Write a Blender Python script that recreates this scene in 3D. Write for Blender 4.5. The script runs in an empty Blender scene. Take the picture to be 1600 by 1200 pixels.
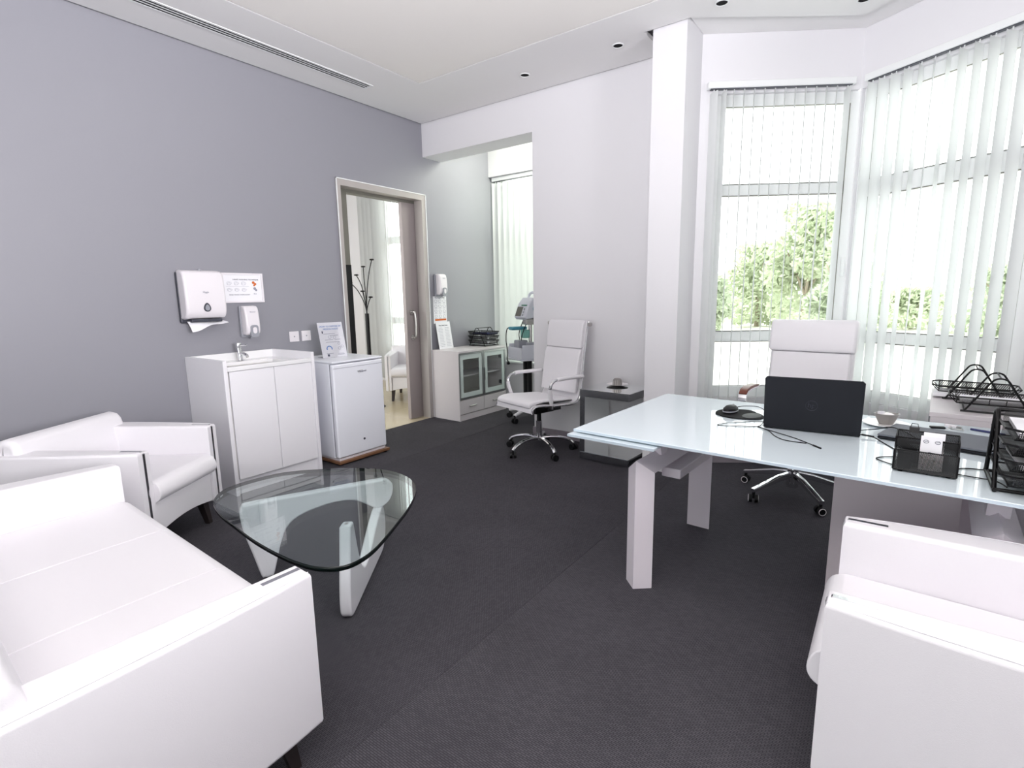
import bpy, bmesh, math, random
from math import pi, sin, cos, tan, radians as R
from mathutils import Vector, Matrix

random.seed(7)
C = bpy.context.scene.collection
SC = bpy.context.scene

# ------------------------------------------------------------------ camera, world, light, exposure
cam_d = bpy.data.cameras.new('camera')
cam = bpy.data.objects.new('camera', cam_d)
C.objects.link(cam)
YAW, PIT, ROL, FPX = 0.62829732, 0.16647338, -0.01623681, 819.78
fw = Vector((-sin(YAW) * cos(PIT), cos(YAW) * cos(PIT), -sin(PIT)))
r0 = Vector((cos(YAW), sin(YAW), 0))
u0 = r0.cross(fw)
rt = cos(ROL) * r0 + sin(ROL) * u0
up = -sin(ROL) * r0 + cos(ROL) * u0
cam.matrix_world = Matrix(((rt.x, up.x, -fw.x, 4.08), (rt.y, up.y, -fw.y, 0.0), (rt.z, up.z, -fw.z, 1.32), (0, 0, 0, 1)))
cam_d.sensor_width = 36
cam_d.lens = FPX / 1600 * 36
cam_d.clip_start = 0.02
cam_d.clip_end = 400
SC.camera = cam

SKY = 4.6
world = bpy.data.worlds.new('overcast_sky')
SC.world = world
world.use_nodes = True
bg = world.node_tree.nodes['Background']
bg.inputs['Color'].default_value = (0.96, 1.0, 0.985, 1)
bg.inputs['Strength'].default_value = SKY


def area(name, loc, rot, sx, sy, power, col, spread=180):
    l = bpy.data.lights.new(name, 'AREA')
    l.spread = R(spread)
    l.shape = 'RECTANGLE'
    l.size, l.size_y, l.energy, l.color = sx, sy, power, col
    o = bpy.data.objects.new(name, l)
    C.objects.link(o)
    o.location, o.rotation_euler = loc, rot
    return o


sun_d = bpy.data.lights.new('sun', 'SUN')
sun_d.energy = 3.0
sun_d.angle = R(3)
sun_d.color = (1.0, 0.98, 0.94)
sun = bpy.data.objects.new('sun', sun_d)
C.objects.link(sun)
sun.rotation_euler = (R(28), 0, R(-12))      # high sun behind the house: lights the garden beyond the bay

# added lights: ceiling bounce, right-hand fill, alcove fill, stand-in for next room's window light
LAV = (0.985, 0.96, 1.0)
area('bounce_light_rear', (4.0, -2.2, 1.5), (R(128), 0, 0), 2.4, 1.0, 140, LAV, 95)
area('fill_light_right', (6.9, 0.3, 1.8), (R(107), 0, R(85)), 2.0, 1.0, 112, LAV, 75)  # added side fill to brighten the far cabinets
area('alcove_fill_light', (1.0, 4.85, 3.05), (0, R(48), 0), 0.6, 0.3, 22, (0.97, 1.0, 0.86))  # unseen light added to brighten the alcove wall
area('window_daylight_next_room', (-1.6, 1.4, 1.7), (R(90), 0, 0), 2.4, 2.0, 45, (1.0, 0.98, 0.93))

vs = SC.view_settings
vs.view_transform = 'Standard'
vs.look = 'None'
vs.exposure = -0.32
vs.gamma = 1.0
vs.use_curve_mapping = False
SC.cycles.max_bounces = 10
SC.cycles.diffuse_bounces = 6
SC.cycles.glossy_bounces = 5
SC.cycles.transmission_bounces = 6
SC.cycles.transparent_max_bounces = 24
SC.cycles.sample_clamp_indirect = 8
SC.cycles.caustics_reflective = False
SC.cycles.caustics_refractive = False


# ------------------------------------------------------------------ materials
def lin(c):
    c = c / 255
    return c / 12.92 if c <= 0.04045 else ((c + 0.055) / 1.055) ** 2.4


def rgb(r, g, b):
    return (lin(r), lin(g), lin(b), 1)


def mat(name, col, rough=0.5, metal=0.0, spec=0.5, bump=None, var=None, coat=0.0, transl=0.0):
    m = bpy.data.materials.new(name)
    m.use_nodes = True
    nt = m.node_tree
    b = nt.nodes['Principled BSDF']
    b.inputs['Base Color'].default_value = col
    b.inputs['Roughness'].default_value = rough
    b.inputs['Metallic'].default_value = metal
    b.inputs['Specular IOR Level'].default_value = spec
    b.inputs['Coat Weight'].default_value = coat
    tc = nt.nodes.new('ShaderNodeTexCoord')
    if var:                                    # (scale, amount): faint uneven tone
        n = nt.nodes.new('ShaderNodeTexNoise')
        n.inputs['Scale'].default_value = var[0]
        n.inputs['Detail'].default_value = 4
        nt.links.new(tc.outputs['Object'], n.inputs['Vector'])
        mp = nt.nodes.new('ShaderNodeMapRange')
        mp.inputs['To Min'].default_value = 1 - var[1]
        mp.inputs['To Max'].default_value = 1 + var[1]
        nt.links.new(n.outputs['Fac'], mp.inputs['Value'])
        mx = nt.nodes.new('ShaderNodeMix')
        mx.data_type = 'RGBA'
        mx.blend_type = 'MULTIPLY'
        mx.inputs['Factor'].default_value = 1
        mx.inputs['A'].default_value = col
        nt.links.new(mp.outputs['Result'], mx.inputs['B'])
        nt.links.new(mx.outputs['Result'], b.inputs['Base Color'])
    if bump:                                   # (scale, strength)
        n = nt.nodes.new('ShaderNodeTexNoise')
        n.inputs['Scale'].default_value = bump[0]
        n.inputs['Detail'].default_value = 3
        nt.links.new(tc.outputs['Object'], n.inputs['Vector'])
        bp = nt.nodes.new('ShaderNodeBump')
        bp.inputs['Strength'].default_value = bump[1]
        bp.inputs['Distance'].default_value = 0.002
        nt.links.new(n.outputs['Fac'], bp.inputs['Height'])
        nt.links.new(bp.outputs['Normal'], b.inputs['Normal'])
    if transl:
        tr = nt.nodes.new('ShaderNodeBsdfTranslucent')
        tr.inputs['Color'].default_value = col
        ms = nt.nodes.new('ShaderNodeMixShader')
        ms.inputs['Fac'].default_value = transl
        out = nt.nodes['Material Output']
        nt.links.new(b.outputs['BSDF'], ms.inputs[1])
        nt.links.new(tr.outputs['BSDF'], ms.inputs[2])
        nt.links.new(ms.outputs['Shader'], out.inputs['Surface'])
    return m


def glass_mat(name, tint, ior=1.45, rough=0.0):
    m = bpy.data.materials.new(name)
    m.use_nodes = True
    nt = m.node_tree
    nt.nodes.remove(nt.nodes['Principled BSDF'])
    out = nt.nodes['Material Output']
    t = nt.nodes.new('ShaderNodeBsdfTransparent')
    t.inputs['Color'].default_value = tint
    g = nt.nodes.new('ShaderNodeBsdfGlossy')
    g.inputs['Roughness'].default_value = rough
    f = nt.nodes.new('ShaderNodeFresnel')
    f.inputs['IOR'].default_value = ior
    geo = nt.nodes.new('ShaderNodeNewGeometry')
    # thin sheet: same reflectance from both sides
    mi = nt.nodes.new('ShaderNodeMix')
    mi.data_type = 'FLOAT'
    nt.links.new(geo.outputs['Backfacing'], mi.inputs['Factor'])
    mi.inputs['A'].default_value = ior
    mi.inputs['B'].default_value = 1 / ior
    nt.links.new(mi.outputs['Result'], f.inputs['IOR'])
    s = nt.nodes.new('ShaderNodeMixShader')
    nt.links.new(f.outputs['Fac'], s.inputs['Fac'])
    nt.links.new(t.outputs['BSDF'], s.inputs[1])
    nt.links.new(g.outputs['BSDF'], s.inputs[2])
    nt.links.new(s.outputs['Shader'], out.inputs['Surface'])
    return m


M = {}
M['wall_white'] = mat('white_paint', rgb(228, 227, 230), 0.7, spec=0.25, bump=(60, 0.05), var=(0.7, 0.01))
M['wall_grey'] = mat('grey_lavender_paint', rgb(144, 144, 151), 0.45, spec=0.3, bump=(50, 0.05), var=(0.6, 0.015))
M['ceiling'] = mat('ceiling_paint', rgb(238, 237, 237), 0.85, spec=0.15)
M['tray'] = mat('ceiling_tray_paint', rgb(243, 240, 236), 0.85, spec=0.15)
M['skirting'] = mat('mauve_grey_skirting', rgb(150, 142, 150), 0.5)
M['leather'] = mat('white_leather', rgb(233, 231, 235), 0.42, spec=0.4, bump=(420, 0.18), var=(3, 0.01))
M['lacquer'] = mat('white_lacquer', rgb(240, 239, 243), 0.25, spec=0.5)
M['counter'] = mat('white_solid_surface', rgb(240, 240, 241), 0.18, spec=0.5)
M['fridge'] = mat('white_enamel', rgb(240, 242, 249), 0.35, spec=0.5)
M['plastic_white'] = mat('white_plastic', rgb(230, 226, 230), 0.28, spec=0.5)
M['plastic_grey'] = mat('grey_plastic', rgb(150, 152, 160), 0.35)
M['plastic_dark'] = mat('dark_grey_plastic', rgb(62, 64, 74), 0.4)
M['black'] = mat('black_plastic', rgb(15, 15, 18), 0.5, spec=0.3)
M['wire'] = mat('black_coated_wire', rgb(11, 10, 12), 0.4, spec=0.25)
M['rubber'] = mat('black_rubber', rgb(18, 18, 20), 0.8, spec=0.2)
M['chrome'] = mat('polished_chrome', (0.78, 0.78, 0.8, 1), 0.08, 1.0)
M['steel'] = mat('brushed_steel', (0.55, 0.53, 0.52, 1), 0.28, 1.0)
M['alu'] = mat('satin_aluminium', (0.33, 0.34, 0.35, 1), 0.4, 1.0)
M['darkwood'] = mat('dark_stained_wood', rgb(46, 38, 38), 0.4)
M['brownwood'] = mat('brown_board_edge', rgb(124, 88, 62), 0.5, var=(14, 0.15))
M['armwood'] = mat('red_brown_wood', rgb(104, 50, 36), 0.3, var=(10, 0.15))
M['paper'] = mat('white_paper', rgb(238, 238, 242), 0.8, spec=0.1)
M['print'] = mat('grey_print', rgb(150, 152, 165), 0.8, spec=0.1)
M['print_dark'] = mat('dark_print', rgb(80, 84, 100), 0.8, spec=0.1)
M['print_blue'] = mat('blue_print', rgb(90, 130, 190), 0.8, spec=0.1)
M['print_orange'] = mat('orange_print', rgb(205, 110, 60), 0.8, spec=0.1)
M['print_brown'] = mat('brown_print', rgb(120, 70, 45), 0.8, spec=0.1)
M['door'] = mat('warm_grey_door_laminate', rgb(150, 141, 141), 0.45, var=(2, 0.015))
M['door_frame'] = mat('warm_grey_door_frame', rgb(172, 166, 163), 0.45)
M['door_edge'] = mat('olive_grey_stop', rgb(108, 106, 98), 0.5)
M['cabinet'] = mat('pale_grey_laminate', rgb(206, 201, 204), 0.4)
M['cabinet_in'] = mat('cabinet_interior', rgb(226, 224, 220), 0.6)
M['frost'] = mat('frosted_green_glass_border', rgb(196, 207, 205), 0.35, spec=0.5)
M['pvc'] = mat('white_window_frame', rgb(236, 238, 238), 0.35)
M['slat'] = mat('white_blind_fabric', rgb(224, 226, 226), 0.8, spec=0.1, transl=0.22)
M['glass_clear'] = glass_mat('clear_window_glass', (0.97, 0.985, 0.98, 1), 1.3)
M['glass_green'] = glass_mat('green_tinted_window_glass', (0.96, 0.995, 0.95, 1), 1.3)
M['glass_cab'] = glass_mat('cabinet_door_glass', (0.96, 0.98, 0.975, 1), 1.4)
M['glass_table'] = glass_mat('coffee_table_glass', (0.92, 0.965, 0.96, 1), 1.6)
M['glass_edge'] = mat('dark_green_glass_edge', rgb(7, 18, 16), 0.12, spec=0.35)
M['acrylic'] = glass_mat('clear_acrylic', (0.96, 0.96, 0.97, 1), 1.3)
M['desk_glass'] = mat('pale_aqua_back_painted_glass', rgb(222, 234, 240), 0.03, spec=0.6, coat=0.3)
M['desk_edge'] = mat('glass_edge_aqua', rgb(196, 210, 220), 0.1, spec=0.6)
M['desk_leg'] = mat('white_desk_enamel', rgb(236, 229, 236), 0.35)
M['pedestal'] = mat('mauve_grey_pedestal', rgb(232, 222, 227), 0.45)
M['mirror'] = mat('mirror_panel', (0.93, 0.95, 0.95, 1), 0.02, 1.0)
M['mirror_edge'] = mat('dark_mirror_bevel', (0.5, 0.52, 0.53, 1), 0.18, 1.0)
M['laptop'] = mat('black_laptop_lid', rgb(20, 22, 29), 0.55, spec=0.3, var=(30, 0.05))
M['laptop_grey'] = mat('grey_laptop_lid', rgb(98, 102, 110), 0.6, metal=0.0, spec=0.3)
M['emblem'] = mat('dark_emblem', rgb(50, 52, 62), 0.3, metal=0.5)
M['ceramic'] = mat('white_ceramic', rgb(244, 242, 242), 0.15)
M['ceramic_grey'] = mat('grey_ceramic', rgb(138, 134, 131), 0.3)
M['teal'] = mat('teal_plastic', rgb(70, 140, 160), 0.35)
M['green'] = mat('dark_green_plastic', rgb(20, 110, 80), 0.4)
M['aqua'] = mat('aqua_plastic', rgb(120, 175, 165), 0.4)
M['monitor_body'] = mat('pale_blue_grey_casing', rgb(204, 206, 216), 0.35)
M['screen'] = mat('dark_display', rgb(96, 94, 88), 0.2)
M['navy'] = mat('navy_paper', rgb(40, 46, 90), 0.7)
M['foliage'] = mat('haze_paled_leaves', rgb(200, 208, 184), 0.8, spec=0.05, var=(2, 0.25), transl=0.5)  # leaf colour paled to stand for outdoor glare and haze
M['foliage_dark'] = mat('haze_paled_leaves_dark', rgb(196, 205, 184), 0.8, spec=0.05, var=(2, 0.25), transl=0.5)  # glare and haze put into this leaf colour too, slightly darker
M['bark'] = mat('pale_bark', rgb(150, 140, 125), 0.9)
M['ground'] = mat('pale_paving', rgb(232, 228, 220), 0.9, spec=0.1, var=(0.8, 0.04))
M['kerb'] = mat('grey_kerb', rgb(196, 196, 188), 0.9)


def tile_mat():
    return mat('cream_stone_tile', rgb(196, 184, 158), 0.16, spec=0.5, var=(3.2, 0.09))


M['tile'] = tile_mat()


def floor_mat(name, col, flip):
    """charcoal woven vinyl: rows of short slanted stitches"""
    m = bpy.data.materials.new(name)
    m.use_nodes = True
    nt = m.node_tree
    b = nt.nodes['Principled BSDF']
    b.inputs['Roughness'].default_value = 0.8
    b.inputs['Specular IOR Level'].default_value = 0.08
    tc = nt.nodes.new('ShaderNodeTexCoord')
    mp = nt.nodes.new('ShaderNodeMapping')
    mp.inputs['Rotation'].default_value = (0, 0, R(90) if flip else 0)
    nt.links.new(tc.outputs['Object'], mp.inputs['Vector'])
    br = nt.nodes.new('ShaderNodeTexBrick')
    br.inputs['Scale'].default_value = 1.0
    br.inputs['Brick Width'].default_value = 0.017
    br.inputs['Row Height'].default_value = 0.0065
    br.inputs['Mortar Size'].default_value = 0.0012
    br.inputs['Mortar Smooth'].default_value = 0.6
    br.inputs['Bias'].default_value = 0
    br.inputs['Color1'].default_value = (1.0, 1.0, 1.0, 1)
    br.inputs['Color2'].default_value = (0.78, 0.78, 0.8, 1)
    br.inputs['Mortar'].default_value = (0.34, 0.34, 0.36, 1)
    nt.links.new(mp.outputs['Vector'], br.inputs['Vector'])
    n = nt.nodes.new('ShaderNodeTexNoise')
    n.inputs['Scale'].default_value = 3.0
    n.inputs['Detail'].default_value = 5
    nt.links.new(tc.outputs['Object'], n.inputs['Vector'])
    mr = nt.nodes.new('ShaderNodeMapRange')
    mr.inputs['To Min'].default_value = 0.82
    mr.inputs['To Max'].default_value = 1.18
    nt.links.new(n.outputs['Fac'], mr.inputs['Value'])
    m1 = nt.nodes.new('ShaderNodeMix')
    m1.data_type = 'RGBA'
    m1.blend_type = 'MULTIPLY'
    m1.inputs['Factor'].default_value = 1
    m1.inputs['A'].default_value = col
    nt.links.new(br.outputs['Color'], m1.inputs['B'])
    m2 = nt.nodes.new('ShaderNodeMix')
    m2.data_type = 'RGBA'
    m2.blend_type = 'MULTIPLY'
    m2.inputs['Factor'].default_value = 1
    nt.links.new(m1.outputs['Result'], m2.inputs['A'])
    nt.links.new(mr.outputs['Result'], m2.inputs['B'])
    nt.links.new(m2.outputs['Result'], b.inputs['Base Color'])
    bp = nt.nodes.new('ShaderNodeBump')
    bp.inputs['Strength'].default_value = 0.35
    bp.inputs['Distance'].default_value = 0.0015
    nt.links.new(br.outputs['Fac'], bp.inputs['Height'])
    bp.invert = True
    nt.links.new(bp.outputs['Normal'], b.inputs['Normal'])
    return m


M['floor_a'] = floor_mat('charcoal_woven_vinyl', rgb(86, 84, 89), False)
M['floor_b'] = floor_mat('charcoal_woven_vinyl_turned', rgb(82, 80, 85), True)
M['subfloor'] = mat('subfloor', rgb(40, 40, 44), 0.9)


def mesh_mat():
    """perforated black metal mesh: real holes by transparency of a fine diamond lattice"""
    m = bpy.data.materials.new('black_metal_mesh')
    m.use_nodes = True
    nt = m.node_tree
    b = nt.nodes['Principled BSDF']
    b.inputs['Base Color'].default_value = rgb(20, 20, 22)
    b.inputs['Roughness'].default_value = 0.4
    tc = nt.nodes.new('ShaderNodeTexCoord')
    k = 2 * pi / 0.009
    wv = []
    for dvec in ((k, k, k), (k, -0.5 * k, -k)):
        dp = nt.nodes.new('ShaderNodeVectorMath')
        dp.operation = 'DOT_PRODUCT'
        dp.inputs[1].default_value = dvec
        nt.links.new(tc.outputs['Object'], dp.inputs[0])
        sn = nt.nodes.new('ShaderNodeMath')
        sn.operation = 'SINE'
        nt.links.new(dp.outputs['Value'], sn.inputs[0])
        ab = nt.nodes.new('ShaderNodeMath')
        ab.operation = 'ABSOLUTE'
        nt.links.new(sn.outputs[0], ab.inputs[0])
        wv.append(ab)
    mu = nt.nodes.new('ShaderNodeMath')
    mu.operation = 'MINIMUM'
    nt.links.new(wv[0].outputs[0], mu.inputs[0])
    nt.links.new(wv[1].outputs[0], mu.inputs[1])
    gt = nt.nodes.new('ShaderNodeMath')
    gt.operation = 'LESS_THAN'
    gt.inputs[1].default_value = 0.6
    nt.links.new(mu.outputs[0], gt.inputs[0])
    t = nt.nodes.new('ShaderNodeBsdfTransparent')
    s = nt.nodes.new('ShaderNodeMixShader')
    out = nt.nodes['Material Output']
    nt.links.new(gt.outputs[0], s.inputs['Fac'])
    nt.links.new(t.outputs['BSDF'], s.inputs[1])
    nt.links.new(b.outputs['BSDF'], s.inputs[2])
    nt.links.new(s.outputs['Shader'], out.inputs['Surface'])
    return m


M['mesh'] = mesh_mat()


# ------------------------------------------------------------------ geometry helpers
class MB:
    """collects shapes and links them as ONE mesh object"""

    def __init__(s):
        s.bm = bmesh.new()

    def _merge(s, b, T=None):
        if T is not None:
            bmesh.ops.transform(b, matrix=T, verts=b.verts)
        me = bpy.data.meshes.new('tmp')
        b.to_mesh(me)
        b.free()
        s.bm.from_mesh(me)
        bpy.data.meshes.remove(me)
        return s

    def box(s, x0, x1, y0, y1, z0, z1, r=0.0, seg=2, T=None):
        b = bmesh.new()
        bmesh.ops.create_cube(b, size=1)
        for v in b.verts:
            v.co = Vector(((x0 + x1) / 2 + v.co.x * (x1 - x0), (y0 + y1) / 2 + v.co.y * (y1 - y0), (z0 + z1) / 2 + v.co.z * (z1 - z0)))
        if r > 0:
            bmesh.ops.bevel(b, geom=list(b.edges), offset=r, segments=seg, profile=0.5, affect='EDGES')
        return s._merge(b, T)

    def prism(s, poly, axis, a, c, r=0.0, seg=2, T=None):
        """poly: 2-D outline; axis 'x': (y,z), 'y': (x,z), 'z': (x,y); extruded from a to c"""
        b = bmesh.new()
        f = {'x': lambda p, t: (t, p[0], p[1]), 'y': lambda p, t: (p[0], t, p[1]), 'z': lambda p, t: (p[0], p[1], t)}[axis]
        lo = [b.verts.new(f(p, a)) for p in poly]
        hi = [b.verts.new(f(p, c)) for p in poly]
        n = len(poly)
        b.faces.new(lo)
        b.faces.new(hi)
        for i in range(n):
            b.faces.new((lo[i], lo[(i + 1) % n], hi[(i + 1) % n], hi[i]))
        bmesh.ops.recalc_face_normals(b, faces=b.faces)
        if r > 0:
            los, his = set(lo), set(hi)
            ed = [e for e in b.edges if (e.verts[0] in los) == (e.verts[1] in los)]
            bmesh.ops.bevel(b, geom=ed, offset=r, segments=seg, profile=0.5, affect='EDGES')
        return s._merge(b, T)

    def cyl(s, p0, p1, r0, r1=None, n=16, T=None):
        r1 = r0 if r1 is None else r1
        p0, p1 = Vector(p0), Vector(p1)
        d = p1 - p0
        b = bmesh.new()
        bmesh.ops.create_cone(b, cap_ends=True, segments=n, radius1=r0, radius2=r1, depth=d.length)
        q = Vector((0, 0, 1)).rotation_difference(d.normalized())
        bmesh.ops.transform(b, matrix=Matrix.Translation((p0 + p1) / 2) @ q.to_matrix().to_4x4(), verts=b.verts)
        return s._merge(b, T)

    def tube(s, pts, r, n=8, closed=False, T=None):
        pts = [Vector(p) for p in pts]
        b = bmesh.new()
        m = len(pts)
        rings = []
        ref = None
        for i, p in enumerate(pts):
            if closed:
                t = (pts[(i + 1) % m] - pts[i - 1]).normalized()
            else:
                t = (pts[min(i + 1, m - 1)] - pts[max(i - 1, 0)]).normalized()
            if ref is None:
                ref = t.orthogonal().normalized()
            ref = (ref - t * ref.dot(t))
            ref = ref.normalized() if ref.length > 1e-6 else t.orthogonal().normalized()
            bi = t.cross(ref)
            rr = r[i] if isinstance(r, (list, tuple)) else r
            rings.append([b.verts.new(p + (ref * cos(2 * pi * k / n) + bi * sin(2 * pi * k / n)) * rr) for k in range(n)])
        for i in range(m if closed else m - 1):
            A, B = rings[i], rings[(i + 1) % m]
            for k in range(n):
                b.faces.new((A[k], A[(k + 1) % n], B[(k + 1) % n], B[k]))
        if not closed:
            b.faces.new(rings[0][::-1])
            b.faces.new(rings[-1])
        bmesh.ops.recalc_face_normals(b, faces=b.faces)
        return s._merge(b, T)

    def lathe(s, prof, n=24, T=None):
        """prof: list of (radius, z)"""
        b = bmesh.new()
        rings = []
        for rr, z in prof:
            if rr < 1e-5:
                rings.append([b.verts.new((0, 0, z))])
            else:
                rings.append([b.verts.new((rr * cos(2 * pi * k / n), rr * sin(2 * pi * k / n), z)) for k in range(n)])
        for A, B in zip(rings[:-1], rings[1:]):
            for k in range(n):
                k2 = (k + 1) % n
                if len(A) == 1 and len(B) == 1:
                    continue
                if len(A) == 1:
                    b.faces.new((A[0], B[k], B[k2]))
                elif len(B) == 1:
                    b.faces.new((A[k], A[k2], B[0]))
                else:
                    b.faces.new((A[k], A[k2], B[k2], B[k]))
        bmesh.ops.recalc_face_normals(b, faces=b.faces)
        return s._merge(b, T)

    def mesh(s, verts, faces, T=None):
        b = bmesh.new()
        vs_ = [b.verts.new(v) for v in verts]
        for f in faces:
            b.faces.new([vs_[i] for i in f])
        bmesh.ops.recalc_face_normals(b, faces=b.faces)
        return s._merge(b, T)

    def build(s, name, m, parent=None, smooth=35, loc=None, rot=None):
        me = bpy.data.meshes.new(name)
        s.bm.to_mesh(me)
        s.bm.free()
        me.materials.append(M[m] if isinstance(m, str) else m)
        if smooth:
            me.shade_smooth()
            me.set_sharp_from_angle(angle=R(smooth))
        o = bpy.data.objects.new(name, me)
        C.objects.link(o)
        if smooth:
            wn = o.modifiers.new('weighted_normal', 'WEIGHTED_NORMAL')
            wn.keep_sharp = True
            wn.weight = 100
        if parent is not None:
            o.parent = parent
        if loc is not None:
            o.location = loc
        if rot is not None:
            o.rotation_euler = rot
        return o


def cr(pts, n=6, closed=True):
    """Catmull-Rom through 2-D/3-D points"""
    P = [Vector(p) for p in pts]
    m = len(P)
    out = []
    for i in range(m if closed else m - 1):
        a = P[i - 1] if (closed or i > 0) else P[0]
        b, c = P[i], P[(i + 1) % m]
        d = P[(i + 2) % m] if (closed or i + 2 < m) else P[-1]
        for k in range(n):
            t = k / n
            out.append(0.5 * ((2 * b) + (c - a) * t + (2 * a - 5 * b + 4 * c - d) * t * t + (3 * b - a - 3 * c + d) * t ** 3))
    if not closed:
        out.append(P[-1])
    return [tuple(v) for v in out]


def tag(o, label=None, cat=None, group=None, kind=None):
    if label:
        o['label'] = label
    if cat:
        o['category'] = cat
    if group:
        o['group'] = group
    if kind:
        o['kind'] = kind
    return o


def thing(name, label, cat, loc=(0, 0, 0), rz=0.0, group=None):
    o = bpy.data.objects.new(name, None)
    o.empty_display_size = 0.1
    C.objects.link(o)
    o.location = loc
    o.rotation_euler = (0, 0, rz)
    return tag(o, label, cat, group)


def struct(o):
    o['kind'] = 'structure'
    return o


def copy_tree(o, parent=None):
    c = o.copy()
    C.objects.link(c)
    if parent is not None:
        c.parent = parent
    for ch in [x for x in C.objects if x.parent == o]:
        copy_tree(ch, c)
    return c


def text(body, size, parent, T, m, name='lettering', ext=0.0006):
    cu = bpy.data.curves.new(name, 'FONT')
    cu.body = body
    cu.size = size
    cu.align_x = 'CENTER'
    cu.align_y = 'CENTER'
    cu.extrude = ext
    cu.resolution_u = 3
    cu.materials.append(M[m])
    o = bpy.data.objects.new(name, cu)
    C.objects.link(o)
    dg = bpy.context.evaluated_depsgraph_get()
    me = bpy.data.meshes.new_from_object(o.evaluated_get(dg))
    bpy.data.objects.remove(o)
    o = bpy.data.objects.new(name, me)
    C.objects.link(o)
    o.parent = parent
    o.matrix_local = T
    return o


# facing matrices for flat print: local x = reading direction, local y = up, local z = out of the face
def face_T(origin, right, upv):
    r_, u_ = Vector(right).normalized(), Vector(upv).normalized()
    n_ = r_.cross(u_)
    return Matrix(((r_.x, u_.x, n_.x, origin[0]), (r_.y, u_.y, n_.y, origin[1]), (r_.z, u_.z, n_.z, origin[2]), (0, 0, 0, 1)))


# ------------------------------------------------------------------ the room shell
ZS, ZC = 3.058, 3.25           # dropped ceiling, structural ceiling above its shadow gaps
ZT_ = 3.086                    # upper side of the dropped ceiling
F1A, F1B, F2B = Vector((2.84, 4.03)), Vector((3.76, 4.63)), Vector((4.69, 4.04))

floor_poly = [(0, -2.6), (7.4, -2.6), (7.4, 4.11), (4.93, 4.11), (4.93, 3.70), (4.69, 3.70), (4.69, 4.04), (3.76, 4.63),
              (2.84, 4.03), (2.84, 3.70), (2.61, 3.70), (2.61, 4.11), (1.356, 4.11), (1.356, 5.35), (0, 5.35)]


def clip(poly, x0, x1):
    for sgn, lim in ((1, x0), (-1, -x1)):
        out = []
        for i, p in enumerate(poly):
            q = poly[(i + 1) % len(poly)]
            a, b = sgn * p[0] - lim, sgn * q[0] - lim
            if a >= 0:
                out.append(p)
            if (a >= 0) != (b >= 0):
                t = a / (a - b)
                out.append((p[0] + (q[0] - p[0]) * t, p[1] + (q[1] - p[1]) * t))
        poly = out
    return poly


floor = struct(MB().prism(floor_poly, 'z', -0.12, -0.003).build('floor', 'subfloor', smooth=0))
seams = [0.0, 0.862, 2.885, 4.91, 6.93, 7.4]
for i in range(5):
    p = clip(floor_poly, seams[i] + (0.0008 if i else 0), seams[i + 1] - 0.0008)
    MB().prism(p, 'z', -0.003, 0.0).build('vinyl_sheet', 'floor_a' if i % 2 == 0 else 'floor_b', floor, smooth=0)

# left wall with the sliding door opening
w = MB()
w.box(-0.1, 0, -2.6, 3.03, -0.1, 3.3)
w.box(-0.1, 0, 4.108, 5.6, -0.1, 3.3)
w.box(-0.1, 0, 3.03, 4.108, 2.366, 3.3)
struct(w.build('wall_left', 'wall_grey', smooth=0))

# back wall: pier, beam over the alcove
w = MB()
w.box(1.356, 2.61, 4.11, 5.45, -0.1, 3.3)
w.box(0, 1.356, 4.11, 4.377, 2.742, 3.3)
struct(w.build('wall_back', 'wall_white', smooth=0))
struct(MB().box(2.61, 2.84, 3.70, 4.35, -0.1, 3.3).build('wall_pier', 'wall_white', smooth=0))
struct(MB().box(4.69, 4.93, 3.70, 4.35, -0.1, 3.3).build('wall_pier_right', 'wall_white', smooth=0))
struct(MB().box(4.93, 7.5, 4.11, 4.3, -0.1, 3.3).build('wall_back_right', 'wall_white', smooth=0))
# walls behind the viewer, the rear one with a window
w = MB()
w.box(-0.1, 2.2, -2.8, -2.6, -0.1, 3.3)
w.box(5.2, 7.6, -2.8, -2.6, -0.1, 3.3)
w.box(2.2, 5.2, -2.8, -2.6, -0.1, 0.9)
w.box(2.2, 5.2, -2.8, -2.6, 2.5, 3.3)
struct(w.build('wall_rear', 'wall_white', smooth=0))
struct(MB().box(7.4, 7.6, -2.6, 4.3, -0.1, 3.3).build('wall_right', 'wall_white', smooth=0))

# alcove window wall and the boxed bulkhead above its blind
w = MB()
w.box(0, 1.356, 5.35, 5.55, -0.1, 0.50)
w.box(0, 1.356, 5.35, 5.55, 2.80, 3.3)
w.box(0, 0.05, 5.35, 5.55, 0.5, 2.8)
struct(w.build('wall_alcove', 'wall_white', smooth=0))
struct(MB().box(0.0, 1.356, 5.20, 5.35, 2.722, 3.3).build('trim_1', 'wall_white', smooth=0))

# ceiling
ceiling = struct(MB().prism([(-0.2, -2.8), (7.6, -2.8), (7.6, 5.6), (-0.2, 5.6)], 'z', ZC, 3.4).build('ceiling', 'ceiling', smooth=0))
e = MB()
outer_back = [(0.02, 3.363), (0.02, 4.09), (2.551, 4.09), (2.551, 3.685), (2.862, 3.685), (3.76, 4.348), (4.66, 3.685), (4.98, 3.685), (4.98, 4.095),
              (7.385, 4.095), (7.385, 3.363)]
e.prism(outer_back, 'z', ZS, ZT_)
e.prism([(0.02, -2.6), (0.74, -2.6), (0.74, 3.363), (0.02, 3.363)], 'z', ZS, ZT_)
e.prism([(6.66, -2.6), (7.385, -2.6), (7.385, 3.363), (6.66, 3.363)], 'z', ZS, ZT_)
e.prism([(0.74, -2.6), (6.66, -2.6), (6.66, -1.9), (0.74, -1.9)], 'z', ZS, ZT_)
e.build('soffit', 'ceiling', ceiling, smooth=0)
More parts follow.
